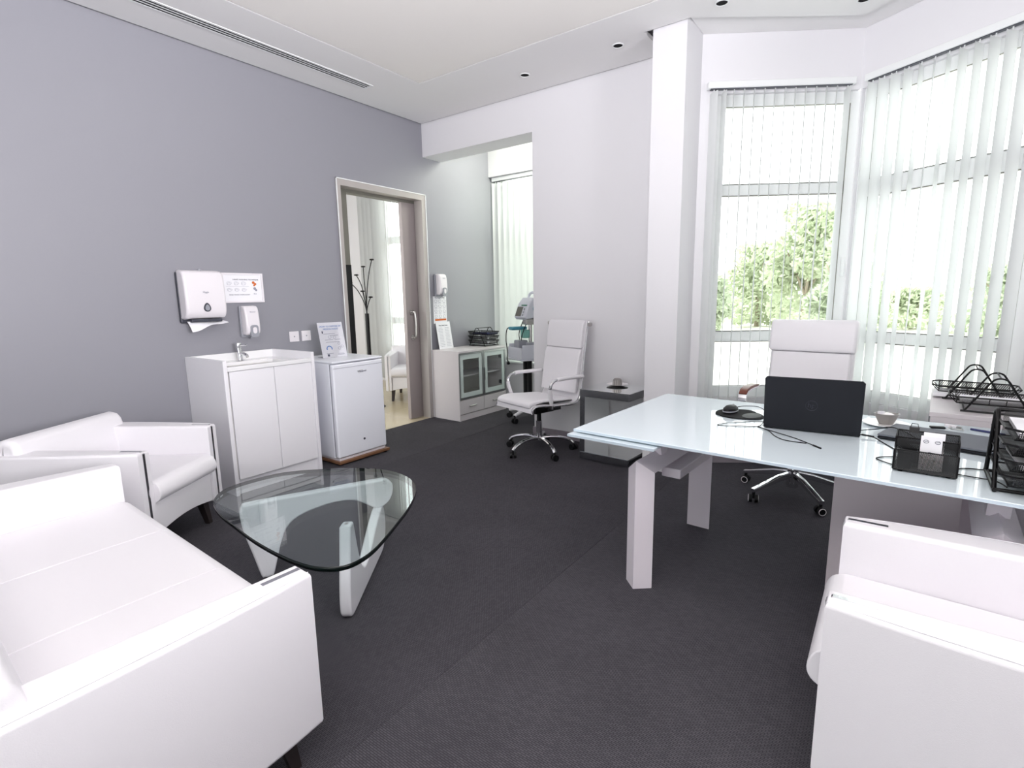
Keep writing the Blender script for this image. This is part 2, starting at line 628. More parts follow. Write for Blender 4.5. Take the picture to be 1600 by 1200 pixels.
MB().prism([(0.752, -1.888), (6.648, -1.888), (6.648, 3.351), (0.752, 3.351)], 'z', ZS, ZT_).build('tray_panel', 'tray', ceiling, smooth=0)

MB().prism([(2.842, 3.62), (4.688, 3.62), (4.688, 4.038), (3.76, 4.626), (2.842, 4.028)], 'z', ZT_ + 0.002, 3.12).build('bay_recess_panel', 'ceiling', ceiling, smooth=0)

# skirting boards
b = MB()
b.box(1.356, 2.61, 4.098, 4.11, 0, 0.075)
b.box(1.344, 1.356, 4.098, 5.35, 0, 0.075)
struct(b.build('baseboard_back', 'skirting', smooth=0))
struct(MB().box(0, 0.012, 4.155, 5.35, 0, 0.075).build('baseboard_left', 'skirting', smooth=0))


def frame_T(A, B):
    d = (B - A).normalized()
    n = Vector((-d.y, d.x))        # outward (away from the room)
    return Matrix(((d.x, n.x, 0, A.x), (d.y, n.y, 0, A.y), (0, 0, 1, 0), (0, 0, 0, 1))), (B - A).length


def bay(side, A, B, wname, winname, bbname, gl0, gl1, zr):
    T, L = frame_T(A, B)
    w_ = MB()
    ext0, ext1 = (0.12, 0.0) if side == 1 else (0.0, 0.12)
    w_.box(-ext0, L + ext1, 0, 0.2, -0.1, 0.52, T=T)
    w_.box(-ext0, L + ext1, 0, 0.2, 2.70, 3.3, T=T)
    w_.box(-ext0, gl0 - 0.075, 0, 0.2, 0.52, 2.70, T=T)
    if gl1 + 0.075 < L + ext1:
        w_.box(gl1 + 0.075, L + ext1, 0, 0.2, 0.52, 2.70, T=T)
    struct(w_.build(wname, 'wall_white', smooth=0))
    struct(MB().box(0, L, -0.012, 0, 0, 0.075, T=T).build(bbname, 'skirting', smooth=0))
    win = bpy.data.objects.new(winname, None)
    C.objects.link(win)
    win['kind'] = 'structure'
    fr = MB()
    d0, d1 = 0.025, 0.085
    fr.box(gl0 - 0.075, gl0, d0, d1, 0.52, 2.70, r=0.004, seg=1, T=T)
    fr.box(gl1, min(gl1 + 0.075, L + 0.03), d0, d1, 0.52, 2.70, r=0.004, seg=1, T=T)
    fr.box(gl0, gl1, d0, d1, 2.62, 2.70, r=0.004, seg=1, T=T)
    fr.box(gl0, gl1, d0, d1, 0.52, 0.605, r=0.004, seg=1, T=T)
    fr.build('window_frame', 'pvc', win)
    for z0, z1 in zr:
        MB().box(gl0, gl1, d0 + 0.006, d1, z0, z1, r=0.006, seg=1, T=T).build('transom', 'pvc', win)
    g = MB()
    for s_ in (gl0, gl1):
        g.box(s_ - 0.002, s_ + 0.002, d0 + 0.004, d0 + 0.02, 0.605, 2.62, T=T)
    for z_ in (0.605, zr[0][0], zr[0][1], zr[1][0], zr[1][1], 2.62):
        g.box(gl0, gl1, d0 + 0.004, d0 + 0.02, z_ - 0.002, z_ + 0.002, T=T)
    g.build('gasket', 'door_edge', win, smooth=0)
    lims = [0.605, zr[0][0], zr[0][1], zr[1][0], zr[1][1], 2.62]
    for k in (0, 2, 4):
        MB().box(gl0, gl1, 0.052, 0.056, lims[k], lims[k + 1], T=T).build('pane', 'glass_clear', win, smooth=0)
    MB().box(gl0 - 0.02 if side == 2 else gl1 + 0.02, (gl0 - 0.02 if side == 2 else gl1 + 0.02) + 0.02, d0 - 0.03, d0, 1.42, 1.56, r=0.006, T=T).build('window_handle', 'pvc', win)
    return T, L


T1, L1 = bay(1, F1A, F1B, 'wall_bay_left', 'window_1', 'baseboard_bay_left', 0.165, 1.052, ((0.947, 1.03), (2.012, 2.094)))
T2, L2 = bay(2, F1B, F2B, 'wall_bay_right', 'window_2', 'baseboard_bay_right', 0.085, 1.02, ((0.947, 1.03), (1.966, 2.088)))


def slat_mesh(h, wd=0.089):
    b_ = MB()
    n = 6
    vs_, fs_ = [], []
    for i in range(n + 1):
        x = -wd / 2 + wd * i / n
        y = 0.006 * (1 - (2 * i / n - 1) ** 2)
        vs_ += [(x, y, 0), (x, y, -h)]
    for i in range(n):
        a = i * 2
        fs_.append((a, a + 1, a + 3, a + 2))
    b_.mesh(vs_, fs_)
    b_.box(-wd / 2 + 0.006, wd / 2 - 0.006, 0.0, 0.012, -h - 0.002, -h + 0.03)
    return b_


def blind(label, T, s0, s1, d, ztop, zbot, angs, group):
    """vertical blind: track, one slat per angle (world azimuth of the slat plane from +y, degrees), bottom chain"""
    root = thing('vertical_blind', label, 'blind', T @ Vector(((s0 + s1) / 2, d, zbot)), 0, group)
    inv = root.matrix_basis.inverted()
    Tr = Matrix.Translation(-Vector(root.location)) @ T
    MB().box(s0, s1, d - 0.024, d + 0.024, ztop, ztop + 0.045, r=0.004, seg=1, T=Tr).build('headrail', 'pvc', root)
    MB().box(s0 + 0.02, s1 - 0.02, d - 0.016, d + 0.016, ztop - 0.004, ztop, T=Tr).build('track_slot', 'plastic_dark', root)
    n = len(angs)
    base = None
    h = ztop - 0.02 - zbot
    for i, az in enumerate(angs):
        s = s0 + 0.045 + (s1 - s0 - 0.09) * i / (n - 1)
        p = Tr @ Vector((s, d, ztop - 0.018))
        # slat plane direction (sin az, cos az) in world, local x of the slat mesh
        rz = math.atan2(cos(R(az)), sin(R(az)))
        if base is None:
            base = slat_mesh(h).build('slat', 'slat', root, smooth=50)
            o = base
        else:
            o = base.copy()
            C.objects.link(o)
            o.parent = root
        o.location = p
        o.rotation_euler = (0, 0, rz)
    b_ = MB()
    for i in range(n):
        s = s0 + 0.045 + (s1 - s0 - 0.09) * i / (n - 1)
        b_.cyl(Tr @ Vector((s, d, ztop - 0.02)), Tr @ Vector((s, d, ztop + 0.004)), 0.004, n=6)
    tag(b_.build('slat_hook', 'pvc', root), kind='stuff')
    return root


a1 = [-52, -38, -14] + [-9.5 + random.uniform(-1.2, 1.2) for _ in range(9)] + [-8, -30]
blind('white vertical blind at the frontal bay window, slats turned edge on', T1, 0.03, L1 - 0.075, -0.055, 2.712, 0.40, a1, 'vertical blinds')
n2 = 13
rel = [40, 44, 40, 33, 17, 3, 14, 28, 27, 33, 36, 38, 40]
a2 = []
for i in range(n2):
    s = 0.12 + (L2 - 0.195) * i / (n2 - 1)
    p = T2 @ Vector((s, -0.055, 0))
    ray = math.degrees(math.atan2(p.x - 4.08, p.y))
    a2.append(ray + rel[i])
blind('white vertical blind at the slanting right bay window, slats half turned', T2, 0.075, L2 - 0.03, -0.055, 2.712, 0.40, a2, 'vertical blinds')

# alcove window (window_3)
win = bpy.data.objects.new('window_3', None)
C.objects.link(win)
struct(win)
fr = MB()
for x0, x1, z0, z1 in ((0.05, 0.11, 0.5, 2.8), (1.29, 1.356, 0.5, 2.8), (0.11, 1.29, 2.72, 2.8), (0.11, 1.29, 0.5, 0.58)):
    fr.box(x0, x1, 5.38, 5.44, z0, z1)
fr.build('window_frame', 'pvc', win, smooth=0)
MB().box(0.11, 1.29, 5.385, 5.44, 1.95, 2.04).build('transom', 'pvc', win, smooth=0)
MB().box(0.11, 1.29, 5.405, 5.41, 0.58, 1.95).build('pane', 'glass_green', win, smooth=0)
MB().box(0.11, 1.29, 5.405, 5.41, 2.04, 2.72).build('pane', 'glass_green', win, smooth=0)
MB().box(0.0, 1.356, 5.30, 5.38, 0.485, 0.51, r=0.004, seg=1).build('window_sill', 'pvc', win)
Tal = Matrix.Translation((0, 5.255, 0))
blind('white vertical blind in the alcove behind the glass cabinet, slats nearly closed', Tal, 0.02, 1.34, 0.0, 2.672, 0.53,
      [46 + random.uniform(-3, 3) for _ in range(16)], 'vertical blinds')

# ------------------------------------------------------------------ next room seen through the sliding door
nf = struct(MB().box(-3.6, 0.0, 1.3, 5.75, -0.12, -0.012).build('floor_next_room', 'subfloor', smooth=0))
tm = None
for i in range(6):
    for j in range(8):
        x1_ = -0.004 - i * 0.6
        y1_ = 5.72 - j * 0.6
        x0_, y0_ = x1_ - 0.597, y1_ - 0.597
        if tm is None:
            tm = MB().box(0, 0.597, 0, 0.597, -0.012, 0.0, r=0.0015, seg=1).build('floor_tile', 'tile', nf)
            t_ = tm
        else:
            t_ = tm.copy()
            C.objects.link(t_)
            t_.parent = nf
        t_.location = (x0_, y0_, 0.0)
w = MB()
w.box(-3.6, -3.4, 1.3, 5.8, -0.1, 3.3)
w.box(-3.4, -2.40, 5.6, 5.8, -0.1, 3.3)
w.box(-0.35, 0.0, 5.6, 5.8, -0.1, 3.3)
w.box(-2.40, -0.35, 5.6, 5.8, -0.1, 0.5)
w.box(-2.40, -0.35, 5.6, 5.8, 3.05, 3.3)
w.box(-3.4, -0.1, 1.1, 1.3, -0.1, 0.4)
w.box(-3.4, -0.1, 1.1, 1.3, 2.7, 3.3)
w.box(-3.4, -2.9, 1.1, 1.3, 0.4, 2.7)
w.box(-0.3, -0.1, 1.1, 1.3, 0.4, 2.7)
struct(w.build('wall_next_room', 'wall_white', smooth=0))
struct(MB().box(-3.6, -0.1, 1.1, 5.8, 3.25, 3.4).build('ceiling_next_room', 'ceiling', smooth=0))
win = bpy.data.objects.new('window_4', None)
C.objects.link(win)
struct(win)
fr = MB()
for x0, x1, z0, z1 in ((-2.40, -2.30, 0.5, 3.05), (-0.42, -0.35, 0.5, 3.05), (-2.30, -0.42, 2.98, 3.05), (-2.30, -0.42, 0.5, 0.57)):
    fr.box(x0, x1, 5.62, 5.69, z0, z1)
fr.build('window_frame', 'pvc', win, smooth=0)
for z0, z1 in ((0.92, 1.02), (2.13, 2.235)):
    MB().box(-2.30, -0.42, 5.622, 5.69, z0, z1).build('transom', 'pvc', win, smooth=0)
MB().box(-2.30, -0.42, 5.645, 5.65, 0.57, 2.98).build('pane', 'glass_clear', win, smooth=0)
Tnx = Matrix.Translation((0, 5.53, 0))
rel = [70, 66, 70, 64, 68, 62, 12, 6, 8, 3, -2, -4, -2, 2, 0, 4, 0, 3, 2, 0, 4, 2, 0, 3, 1, 2, 3, 2]
an = []
for i in range(len(rel)):
    s = -2.86 + 0.045 + (2.74 - 0.09) * i / (len(rel) - 1)
    an.append(math.degrees(math.atan2(s - 4.08, 5.53)) + rel[i])
blind('white vertical blind in the next room seen through the sliding door', Tnx, -2.86, -0.12, 0.0, 3.12, 0.06, an, 'vertical blinds')

# sliding door: frame, leaf, stop post (door_1)
dr = bpy.data.objects.new('door_1', None)
C.objects.link(dr)
struct(dr)
f_ = MB()
f_.box(-0.1, 0.012, 3.022, 3.066, 0, 2.366)
f_.box(-0.1, 0.012, 4.058, 4.112, 0, 2.366)
f_.box(-0.1, 0.012, 3.066, 4.058, 2.312, 2.366)
f_.build('door_frame', 'door_frame', dr, smooth=0)
l_ = MB()
l_.box(0.012, 0.019, 3.018, 3.026, 0, 2.372)
l_.box(0.012, 0.019, 4.108, 4.116, 0, 2.372)
l_.box(0.012, 0.019, 3.018, 4.116, 2.364, 2.372)
l_.build('frame_lip', 'pvc', dr, smooth=0)
MB().box(-0.155, -0.108, 3.885, 4.95, 0.008, 2.335, r=0.002, seg=1).build('door_leaf', 'door', dr)
MB().box(-0.19, -0.102, 2.9, 4.98, 2.285, 2.42).build('track_cover', 'door_edge', dr, smooth=0)
st = MB().box(-0.18, -0.102, 3.02, 3.208, 0, 2.285).build('stop_post', 'door_edge', dr, smooth=0)
MB().box(-0.103, -0.0975, 3.085, 3.2105, 0.05, 1.63).build('door_seal', 'black', dr, smooth=0)
h_ = MB()
hy = 3.955
h_.tube(cr([(-0.108, hy, 1.165), (-0.075, hy, 1.168), (-0.058, hy + 0.002, 1.15), (-0.054, hy + 0.004, 1.03), (-0.058, hy + 0.002, 0.91), (-0.075, hy, 0.892), (-0.108, hy, 0.895)], 5, False), 0.0105, 10)
h_.cyl((-0.108, hy, 1.165), (-0.100, hy, 1.165), 0.024, n=20)
h_.cyl((-0.108, hy, 0.895), (-0.100, hy, 0.895), 0.024, n=20)
h_.build('door_handle', 'steel', dr)
MB().box(-0.1, 0.0, 3.066, 4.058, -0.01, 0.002).build('threshold', 'tile', dr, smooth=0)

# ------------------------------------------------------------------ ceiling fittings
v = thing('air_vent', 'long white linear slot air vent in the ceiling along the grey wall', 'vent', (0.36, 1.0, ZS))
fr = MB()
fr.box(-0.055, -0.038, -2.2, 2.135, -0.004, 0.0)
fr.box(0.038, 0.055, -2.2, 2.135, -0.004, 0.0)
fr.box(-0.055, 0.055, 2.135, 2.155, -0.004, 0.0)
fr.build('vent_frame', 'pvc', v, smooth=0)
MB().box(-0.038, 0.038, -2.2, 2.135, -0.0025, 0.0).build('dark_slot', 'rubber', v, smooth=0)
for x in (-0.0145, 0.0145):
    MB().box(x - 0.0055, x + 0.0055, -2.2, 2.135, -0.0035, -0.0024).build('vent_blade', 'pvc', v, smooth=0)
spots = [(1.527, 3.757, 'recessed black downlight nearest the grey wall, above the alcove beam'), (2.331, 3.751, 'recessed black downlight left of the notched ceiling corner by the pier'),
         (3.07, 3.626, 'recessed black downlight in front of the frontal bay window'), (3.772, 4.12, 'recessed black downlight above the bay corner, rightmost of the four')]
base = None
for x, y, lab in spots:
    t = thing('downlight', lab, 'ceiling light', (x, y, ZS), 0, 'recessed ceiling downlights')
    if base is None:
        base = (MB().lathe([(0.041, 0.0), (0.041, -0.004), (0.034, -0.005), (0.033, -0.001)], 24).build('trim_ring', 'pvc', t),
                MB().lathe([(0.033, -0.0012), (0.018, -0.0006), (0.0, -0.0006)], 24).build('baffle', 'rubber', t))
    else:
        for q in base:
            c = q.copy()
            C.objects.link(c)
            c.parent = t

# ------------------------------------------------------------------ things on the grey wall
t = thing('paper_towel_dispenser', 'white folded paper towel dispenser with dark oval window on grey wall', 'dispenser', (0, 1.78, 1.165))
MB().box(0, 0.03, -0.14, 0.143, 0.0, 0.358, r=0.012).build('back_plate', 'plastic_dark', t)
prof = cr([(0.02, 0.012), (0.075, 0.018), (0.105, 0.03), (0.128, 0.075), (0.13, 0.19), (0.122, 0.30), (0.10, 0.345), (0.05, 0.357), (0.02, 0.357)], 4, False)
MB().prism([(p[0], p[1] + 0.012) for p in prof], 'y', -0.136, 0.14, r=0.018, seg=3).build('cover', 'plastic_white', t)
MB().box(0.02, 0.1, -0.10, 0.11, 0.006, 0.028, r=0.004).build('outlet', 'plastic_dark', t)
b = MB()
pts = [(0.024 * sin(a) * (1 - 0.28 * cos(a)), 0.031 * cos(a)) for a in [2 * pi * k / 24 for k in range(24)]]
b.prism(pts, 'x', 0.0, 0.004, r=0.0015, seg=1, T=Matrix.Translation((0.130, 0.0, 0.11)))
wn = b.build('level_window', 'plastic_dark', t)
b = MB()
b.prism([(p[0] * 0.62, p[1] * 0.68) for p in pts], 'x', 0.0, 0.003, T=Matrix.Translation((0.1335, 0.0, 0.108)))
b.build('window_centre', 'plastic_grey', wn)
text('Hygia', 0.018, t, face_T((0.1345, 0.0, 0.215), (0, 1, 0), (0, 0, 1)), 'print', 'lettering')
lk = MB().cyl((0.07, 0.0, 0.365), (0.07, 0.0, 0.376), 0.012, n=12).build('lock', 'plastic_grey', t)
# the towel hanging out of it is a thing of its own
pv, pf = [], []
n = 14
for i in range(n + 1):
    y = -0.115 + 0.245 * i / n
    w_ = i / n
    drop = 0.062 * (1 - w_) ** 1.3 + 0.012 + 0.006 * sin(w_ * 9)
    x0 = 0.062 + 0.006 * sin(w_ * 7)
    for j in range(4):
        u = j / 3
        pv.append((x0 + 0.055 * u * (0.7 + 0.3 * w_) + 0.004 * sin(6 * w_ + 3 * u), y + 0.012 * u, 0.012 - drop * u ** 1.2))
for i in range(n):
    for j in range(3):
        a = i * 4 + j
        pf.append((a, a + 1, a + 5, a + 4))
o = MB().mesh(pv, pf).build('paper_towel', 'paper', None, smooth=60, loc=(0, 1.78, 1.165))
tag(o, 'white paper towel hanging from the wall dispenser slot', 'paper towel')

t = thing('framed_sign', 'white framed hand washing instruction sign on grey wall beside towel dispenser', 'sign', (0.0, 2.113, 1.413))
fr = MB()
W_, H_ = 0.158, 0.111
fr.box(0.002, 0.014, -W_, W_, H_ - 0.013, H_)
fr.box(0.002, 0.014, -W_, W_, -H_, -H_ + 0.013)
fr.box(0.002, 0.014, -W_, -W_ + 0.013, -H_ + 0.013, H_ - 0.013)
fr.box(0.002, 0.014, W_ - 0.013, W_, -H_ + 0.013, H_ - 0.013)
fr.build('frame', 'plastic_white', t, smooth=0)
sh = MB().box(0.002, 0.007, -W_ + 0.013, W_ - 0.013, -H_ + 0.013, H_ - 0.013).build('sheet', 'paper', t, smooth=0)
text('HAND WASHING TECHNIQUE', 0.0145, sh, face_T((0.0075, 0.025, 0.062), (0, 1, 0), (0, 0, 1)), 'print_dark', 'lettering')
text('RINSE HANDS THOROUGHLY', 0.012, sh, face_T((0.0075, -0.03, -0.052), (0, 1, 0), (0, 0, 1)), 'print_dark', 'lettering')
b = MB()
for r_ in range(2):
    for c_ in range(3):
        y, z = -0.105 + c_ * 0.055, 0.034 - r_ * 0.048
        b.tube([(0.0076, y + 0.017 * cos(a) * (1 + 0.2 * cos(3 * a)), z + 0.012 * sin(a)) for a in [2 * pi * k / 10 for k in range(10)]], 0.0009, 4, True)
        b.tube([(0.0076, y - 0.012, z - 0.003), (0.0076, y, z + 0.005), (0.0076, y + 0.012, z - 0.001)], 0.0009, 4)
b.box(0.007, 0.0077, -0.13, 0.045, 0.0115, 0.0125)
b.build('hand_drawings', 'print', sh)
b = MB()
for y, z, rr in ((0.083, 0.04, 0.011), (0.097, 0.03, 0.009), (0.088, 0.02, 0.008)):
    b.cyl((0.0068, y, z), (0.0078, y, z), rr, n=9)
b.build('picture', 'print_orange', sh)
b = MB()
for y, z, rr in ((0.09, -0.005, 0.011), (0.10, -0.017, 0.009), (0.083, -0.045, 0.004), (0.096, -0.046, 0.004)):
    b.cyl((0.0068, y, z), (0.0078, y, z), rr, n=9)
b.build('picture', 'print', sh)


def soap(label, y, z):
    t = thing('soap_dispenser', label, 'dispenser', (0, y, z), 0, 'wall soap dispensers')
    MB().box(0, 0.03, -0.06, 0.06, 0.0, 0.242, r=0.012).build('back_plate', 'plastic_grey', t)
    prof = cr([(0.026, 0.02), (0.075, 0.02), (0.098, 0.04), (0.104, 0.10), (0.098, 0.19), (0.082, 0.232), (0.05, 0.241), (0.026, 0.241)], 4, False)
    cv = MB().prism(prof, 'y', -0.054, 0.056, r=0.014, seg=3).build('cover', 'plastic_white', t)
    MB().prism(cr([(-0.028, 0.0), (0.028, 0.0), (0.03, 0.05), (0.024, 0.085), (-0.024, 0.085), (-0.03, 0.05)], 4), 'x', 0.092, 0.112, r=0.004, T=Matrix.Translation((0, 0.004, 0.006))).build('push_lever', 'plastic_grey', t)
    MB().prism(cr([(-0.012, 0.03), (0.012, 0.03), (0.013, 0.068), (-0.013, 0.068)], 4), 'x', 0.110, 0.1135, T=Matrix.Translation((0, 0.004, 0.006))).build('lever_inset', 'plastic_white', t)
    MB().cyl((0.06, 0.0, -0.008), (0.06, 0.0, 0.022), 0.012, n=10).build('spout', 'plastic_grey', t)
    text('Securex', 0.0135, t, face_T((0.1035, 0.002, 0.195), (0, 1, 0.0), (-0.12, 0, 1)), 'print', 'lettering')
    return t


soap('white and grey soap dispenser on the wall above the washbasin tap', 2.115, 1.036)
soap('white and grey soap dispenser on the wall right of the sliding door, above the notices', 4.255, 1.325)

for y, lab in ((2.505, 'left square white switch plate on grey wall above the fridge'), (2.617, 'right square white switch plate on grey wall, nearer the leaning poster')):
    t = thing('switch_plate', lab, 'switch', (0, y, 1.012), 0, 'switch plates above the fridge')
    MB().box(0, 0.009, -0.043, 0.043, -0.043, 0.043, r=0.003).build('plate', 'plastic_white', t)
    MB().cyl((0.008, 0, 0), (0.011, 0, 0), 0.006, n=10).build('outlet_hole', 'plastic_grey', t)

t = thing('notice_sheet', 'white notice sheet of small drawings with orange bar taped under soap dispenser', 'notice', (0, 4.283, 1.18))
MB().box(0.001, 0.0022, -0.105, 0.105, -0.148, 0.148).build('sheet', 'paper', t, smooth=0)
MB().box(0.002, 0.003, -0.085, 0.092, -0.118, -0.098).build('orange_bar', 'print_orange', t, smooth=0)
text('Hand Hygiene Steps', 0.019, t, face_T((0.003, 0, 0.132), (0, 1, 0), (0, 0, 1)), 'print_dark', 'lettering')
b = MB()
for r_ in range(4):
    for c_ in range(3):
        y, z = -0.066 + c_ * 0.066, 0.096 - r_ * 0.055
        b.tube([(0.0026, y + 0.02 * cos(a) * (1 + 0.25 * cos(2 * a + r_)), z + 0.015 * sin(a)) for a in [2 * pi * k / 9 for k in range(9)]], 0.0012, 4, True)
        b.box(0.002, 0.0028, y - 0.022, y + 0.022, z - 0.024, z - 0.021)
b.build('drawings', 'print', t)

# ------------------------------------------------------------------ washbasin unit
t = thing('washbasin_cabinet', 'tall white washbasin cabinet with two handleless doors against grey wall', 'cabinet', (0.003, 1.645, 0.0))
b = MB()
b.box(0.0, 0.55, 0.0, 0.026, 0, 0.928, r=0.002, seg=1)
b.build('side_panel', 'lacquer', t)
MB().box(0.0, 0.55, 0.648, 0.672, 0, 0.928, r=0.002, seg=1).build('side_panel', 'lacquer', t)
b = MB()
b.box(0.40, 0.518, 0.026, 0.648, 0.0, 0.12)
b.build('plinth', 'lacquer', t, smooth=0)
MB().box(0.02, 0.520, 0.026, 0.648, 0.12, 0.845).build('carcass', 'cabinet_in', t, smooth=0)
MB().box(0.522, 0.540, 0.040, 0.351, 0.105, 0.852, r=0.0025, seg=2).build('door', 'lacquer', t)
MB().box(0.522, 0.540, 0.3545, 0.647, 0.105, 0.852, r=0.0025, seg=2).build('door', 'lacquer', t)
MB().box(0.0, 0.02, 0.026, 0.648, 0.868, 0.927, r=0.002, seg=1).build('backsplash', 'counter', t)
# counter with a sunk basin
b = MB()
zc = 0.868
ox0, ox1, oy0, oy1 = 0.0, 0.55, 0.026, 0.648
ix0, ix1, iy0, iy1 = 0.14, 0.46, 0.12, 0.56
rim = [(ix0 + 0.03, iy0), (ix1 - 0.03, iy0), (ix1, iy0 + 0.03), (ix1, iy1 - 0.03), (ix1 - 0.03, iy1), (ix0 + 0.03, iy1), (ix0, iy1 - 0.03), (ix0, iy0 + 0.03)]
vs_, fs_ = [], []
octo = [(ox0, oy0), (ox1, oy0), (ox1, oy0), (ox1, oy1), (ox1, oy1), (ox0, oy1), (ox0, oy1), (ox0, oy0)]
for p in octo:
    vs_.append((p[0], p[1], zc))
for p in rim:
    vs_.append((p[0], p[1], zc))
for p in rim:
    vs_.append((0.3 + (p[0] - 0.3) * 0.94, 0.34 + (p[1] - 0.34) * 0.94, zc - 0.03))
for p in rim:
    vs_.append((0.3 + (p[0] - 0.3) * 0.7, 0.34 + (p[1] - 0.34) * 0.72, zc - 0.11))
for k in range(8):
    k2 = (k + 1) % 8
    fs_.append((k, k2, 8 + k2, 8 + k))
    fs_.append((8 + k, 8 + k2, 16 + k2, 16 + k))
    fs_.append((16 + k, 16 + k2, 24 + k2, 24 + k))
fs_.append(tuple(range(24, 32)))
bb = bmesh.new()
bv = [bb.verts.new(p) for p in vs_]
for f in fs_:
    bb.faces.new([bv[i] for i in f])
bmesh.ops.remove_doubles(bb, verts=bb.verts, dist=1e-5)
bmesh.ops.recalc_face_normals(bb, faces=bb.faces)
b._merge(bb)
b.build('counter', 'counter', t, smooth=25)
MB().box(0.518, 0.55, 0.026, 0.648, 0.854, 0.884, r=0.004).build('front_rim', 'counter', t)
MB().cyl((0.3, 0.34, zc - 0.111), (0.3, 0.34, zc - 0.107), 0.025, n=16).build('waste', 'chrome', t)

t = thing('basin_tap', 'chrome single lever mixer tap on the washbasin counter', 'tap', (0.115, 1.985, 0.8685))
b = MB()
b.lathe([(0.0, 0.0), (0.025, 0.0), (0.025, 0.005), (0.019, 0.008), (0.0, 0.008)], 20)
b.tube([(0, 0, 0.006), (-0.006, 0, 0.05), (-0.016, 0, 0.098)], [0.019, 0.017, 0.018], 16)
b.build('body', 'chrome', t)
MB().tube([(-0.006, 0, 0.055), (0.05, 0, 0.058), (0.095, 0, 0.046), (0.103, 0, 0.034)], [0.012, 0.012, 0.011, 0.010], 12).build('spout', 'chrome', t)
b = MB()
b.lathe([(0.0, 0.098), (0.021, 0.098), (0.0215, 0.13), (0.018, 0.137), (0.0, 0.138)], 20, T=Matrix.Translation((-0.016, 0, 0)))
b.tube([(0.0, 0.0, 0.118), (0.06, 0.008, 0.124), (0.085, 0.011, 0.122)], [0.007, 0.006, 0.005], 8)
b.build('lever', 'chrome', t)

# ------------------------------------------------------------------ fridge on its board
t = thing('fridge_board', 'low brown wooden board under the small fridge', 'board', (0.315, 2.69, 0))
MB().box(-0.30, 0.292, -0.252, 0.262, 0.012, 0.034, r=0.004).build('board_top', 'brownwood', t)
b = MB()
for x in (-0.27, 0.26):
    for y in (-0.22, 0.23):
        b.cyl((x, y, 0), (x, y, 0.013), 0.02, n=10)
b.build('glide', 'rubber', t)
t = thing('small_fridge', 'small white one door fridge standing on a brown board beside washbasin cabinet', 'fridge', (0.0, 2.445, 0.035))
MB().box(0.05, 0.535, 0.0, 0.49, 0.018, 0.785, r=0.006).build('body', 'fridge', t)
MB().box(0.045, 0.59, -0.004, 0.494, 0.785, 0.802, r=0.007, seg=3).build('top_panel', 'fridge', t)
MB().box(0.545, 0.592, 0.0, 0.49, 0.022, 0.778, r=0.014, seg=3).build('door', 'fridge', t)
MB().box(0.535, 0.545, 0.006, 0.484, 0.03, 0.776).build('door_gasket', 'plastic_grey', t, smooth=0)
MB().box(0.06, 0.580, 0.012, 0.478, 0.0, 0.018).build('base_rail', 'plastic_white', t, smooth=0)
b = MB()
b.box(0.550, 0.594, 0.004, 0.486, 0.745, 0.748)
b.build('door_top_joint', 'plastic_grey', t, smooth=0)
lg = MB().tube([(0.593, 0.262 + 0.03 * cos(a), 0.7 + 0.010 * sin(a) + 0.004 * cos(a)) for a in [R(50 + 250 * k / 12) for k in range(13)]], 0.0012, 5).build('brand_ring', 'steel', t)
text('Whirlpool', 0.021, t, face_T((0.5925, 0.272, 0.70), (0, 1, 0), (0, 0, 1)), 'print_dark', 'lettering', 0.001)
MB().cyl((0.590, 0.255, 0.135), (0.5955, 0.255, 0.135), 0.0095, n=14).build('door_lock', 'plastic_dark', t)

t = thing('poster_stand', 'white instruction poster in a slanted clear holder on top of the fridge', 'sign', (0.33, 2.665, 0.838), R(-9))
b = MB()
sl = Matrix.Translation((0, 0, 0)) @ Matrix.Rotation(R(-14), 4, 'Y')
MB().box(-0.0035, 0.0, -0.108, 0.108, 0.0, 0.297, T=sl).build('poster', 'paper', t, smooth=0)
b.box(0.0, 0.002, -0.110, 0.110, 0.0, 0.30, T=sl)
b.box(-0.0055, -0.0035, -0.110, 0.110, 0.0, 0.30, T=sl)
b.box(-0.10, 0.002, -0.110, 0.110, 0.0, 0.003)
b.build('holder', 'acrylic', t, smooth=0)
fT = sl @ face_T((0.0006, 0.0, 0.0), (0, 1, 0), (0, 0, 1))
text('HOW TO DISPOSE OF', 0.019, t, fT @ Matrix.Translation((0, 0.262, 0)), 'print_blue', 'lettering')
text('MEDICAL WASTE', 0.017, t, fT @ Matrix.Translation((0, 0.24, 0)), 'print_blue', 'lettering')
b = MB()
for (x, y, w_) in ((-0.02, 0.20, 0.10), (0.02, 0.185, 0.07), (-0.03, 0.15, 0.07), (0.045, 0.15, 0.05), (0.0, 0.13, 0.12), (-0.04, 0.035, 0.06), (0.055, 0.03, 0.05), (0.055, 0.022, 0.06)):
    b.box(x - w_ / 2, x + w_ / 2, y - 0.0016, y + 0.0016, 0, 0.0006, T=fT)
for (x, y, rr) in ((-0.02, 0.172, 0.013), (0.02, 0.168, 0.012), (0.05, 0.115, 0.01), (0.05, 0.075, 0.012), (0.075, 0.09, 0.01)):
    b.tube([fT @ Vector((x + rr * cos(a), y + rr * sin(a), 0.0006)) for a in [2 * pi * k / 10 for k in range(10)]], 0.0011, 4, True)
b.build('print_lines', 'print', t)
b = MB()
b.tube([fT @ Vector((-0.04 + 0.022 * cos(a), 0.075 + 0.022 * sin(a), 0.0008)) for a in [R(-20 + 220 * k / 12) for k in range(13)]], 0.0038, 5)
b.build('blue_arc', 'print_blue', t)
b = MB()
b.box(-0.065, -0.048, 0.012, 0.03, 0, 0.0008, T=fT)
b.box(-0.082, -0.072, 0.205, 0.225, 0, 0.0008, T=fT)
b.build('dark_mark', 'print_dark', t, smooth=0)


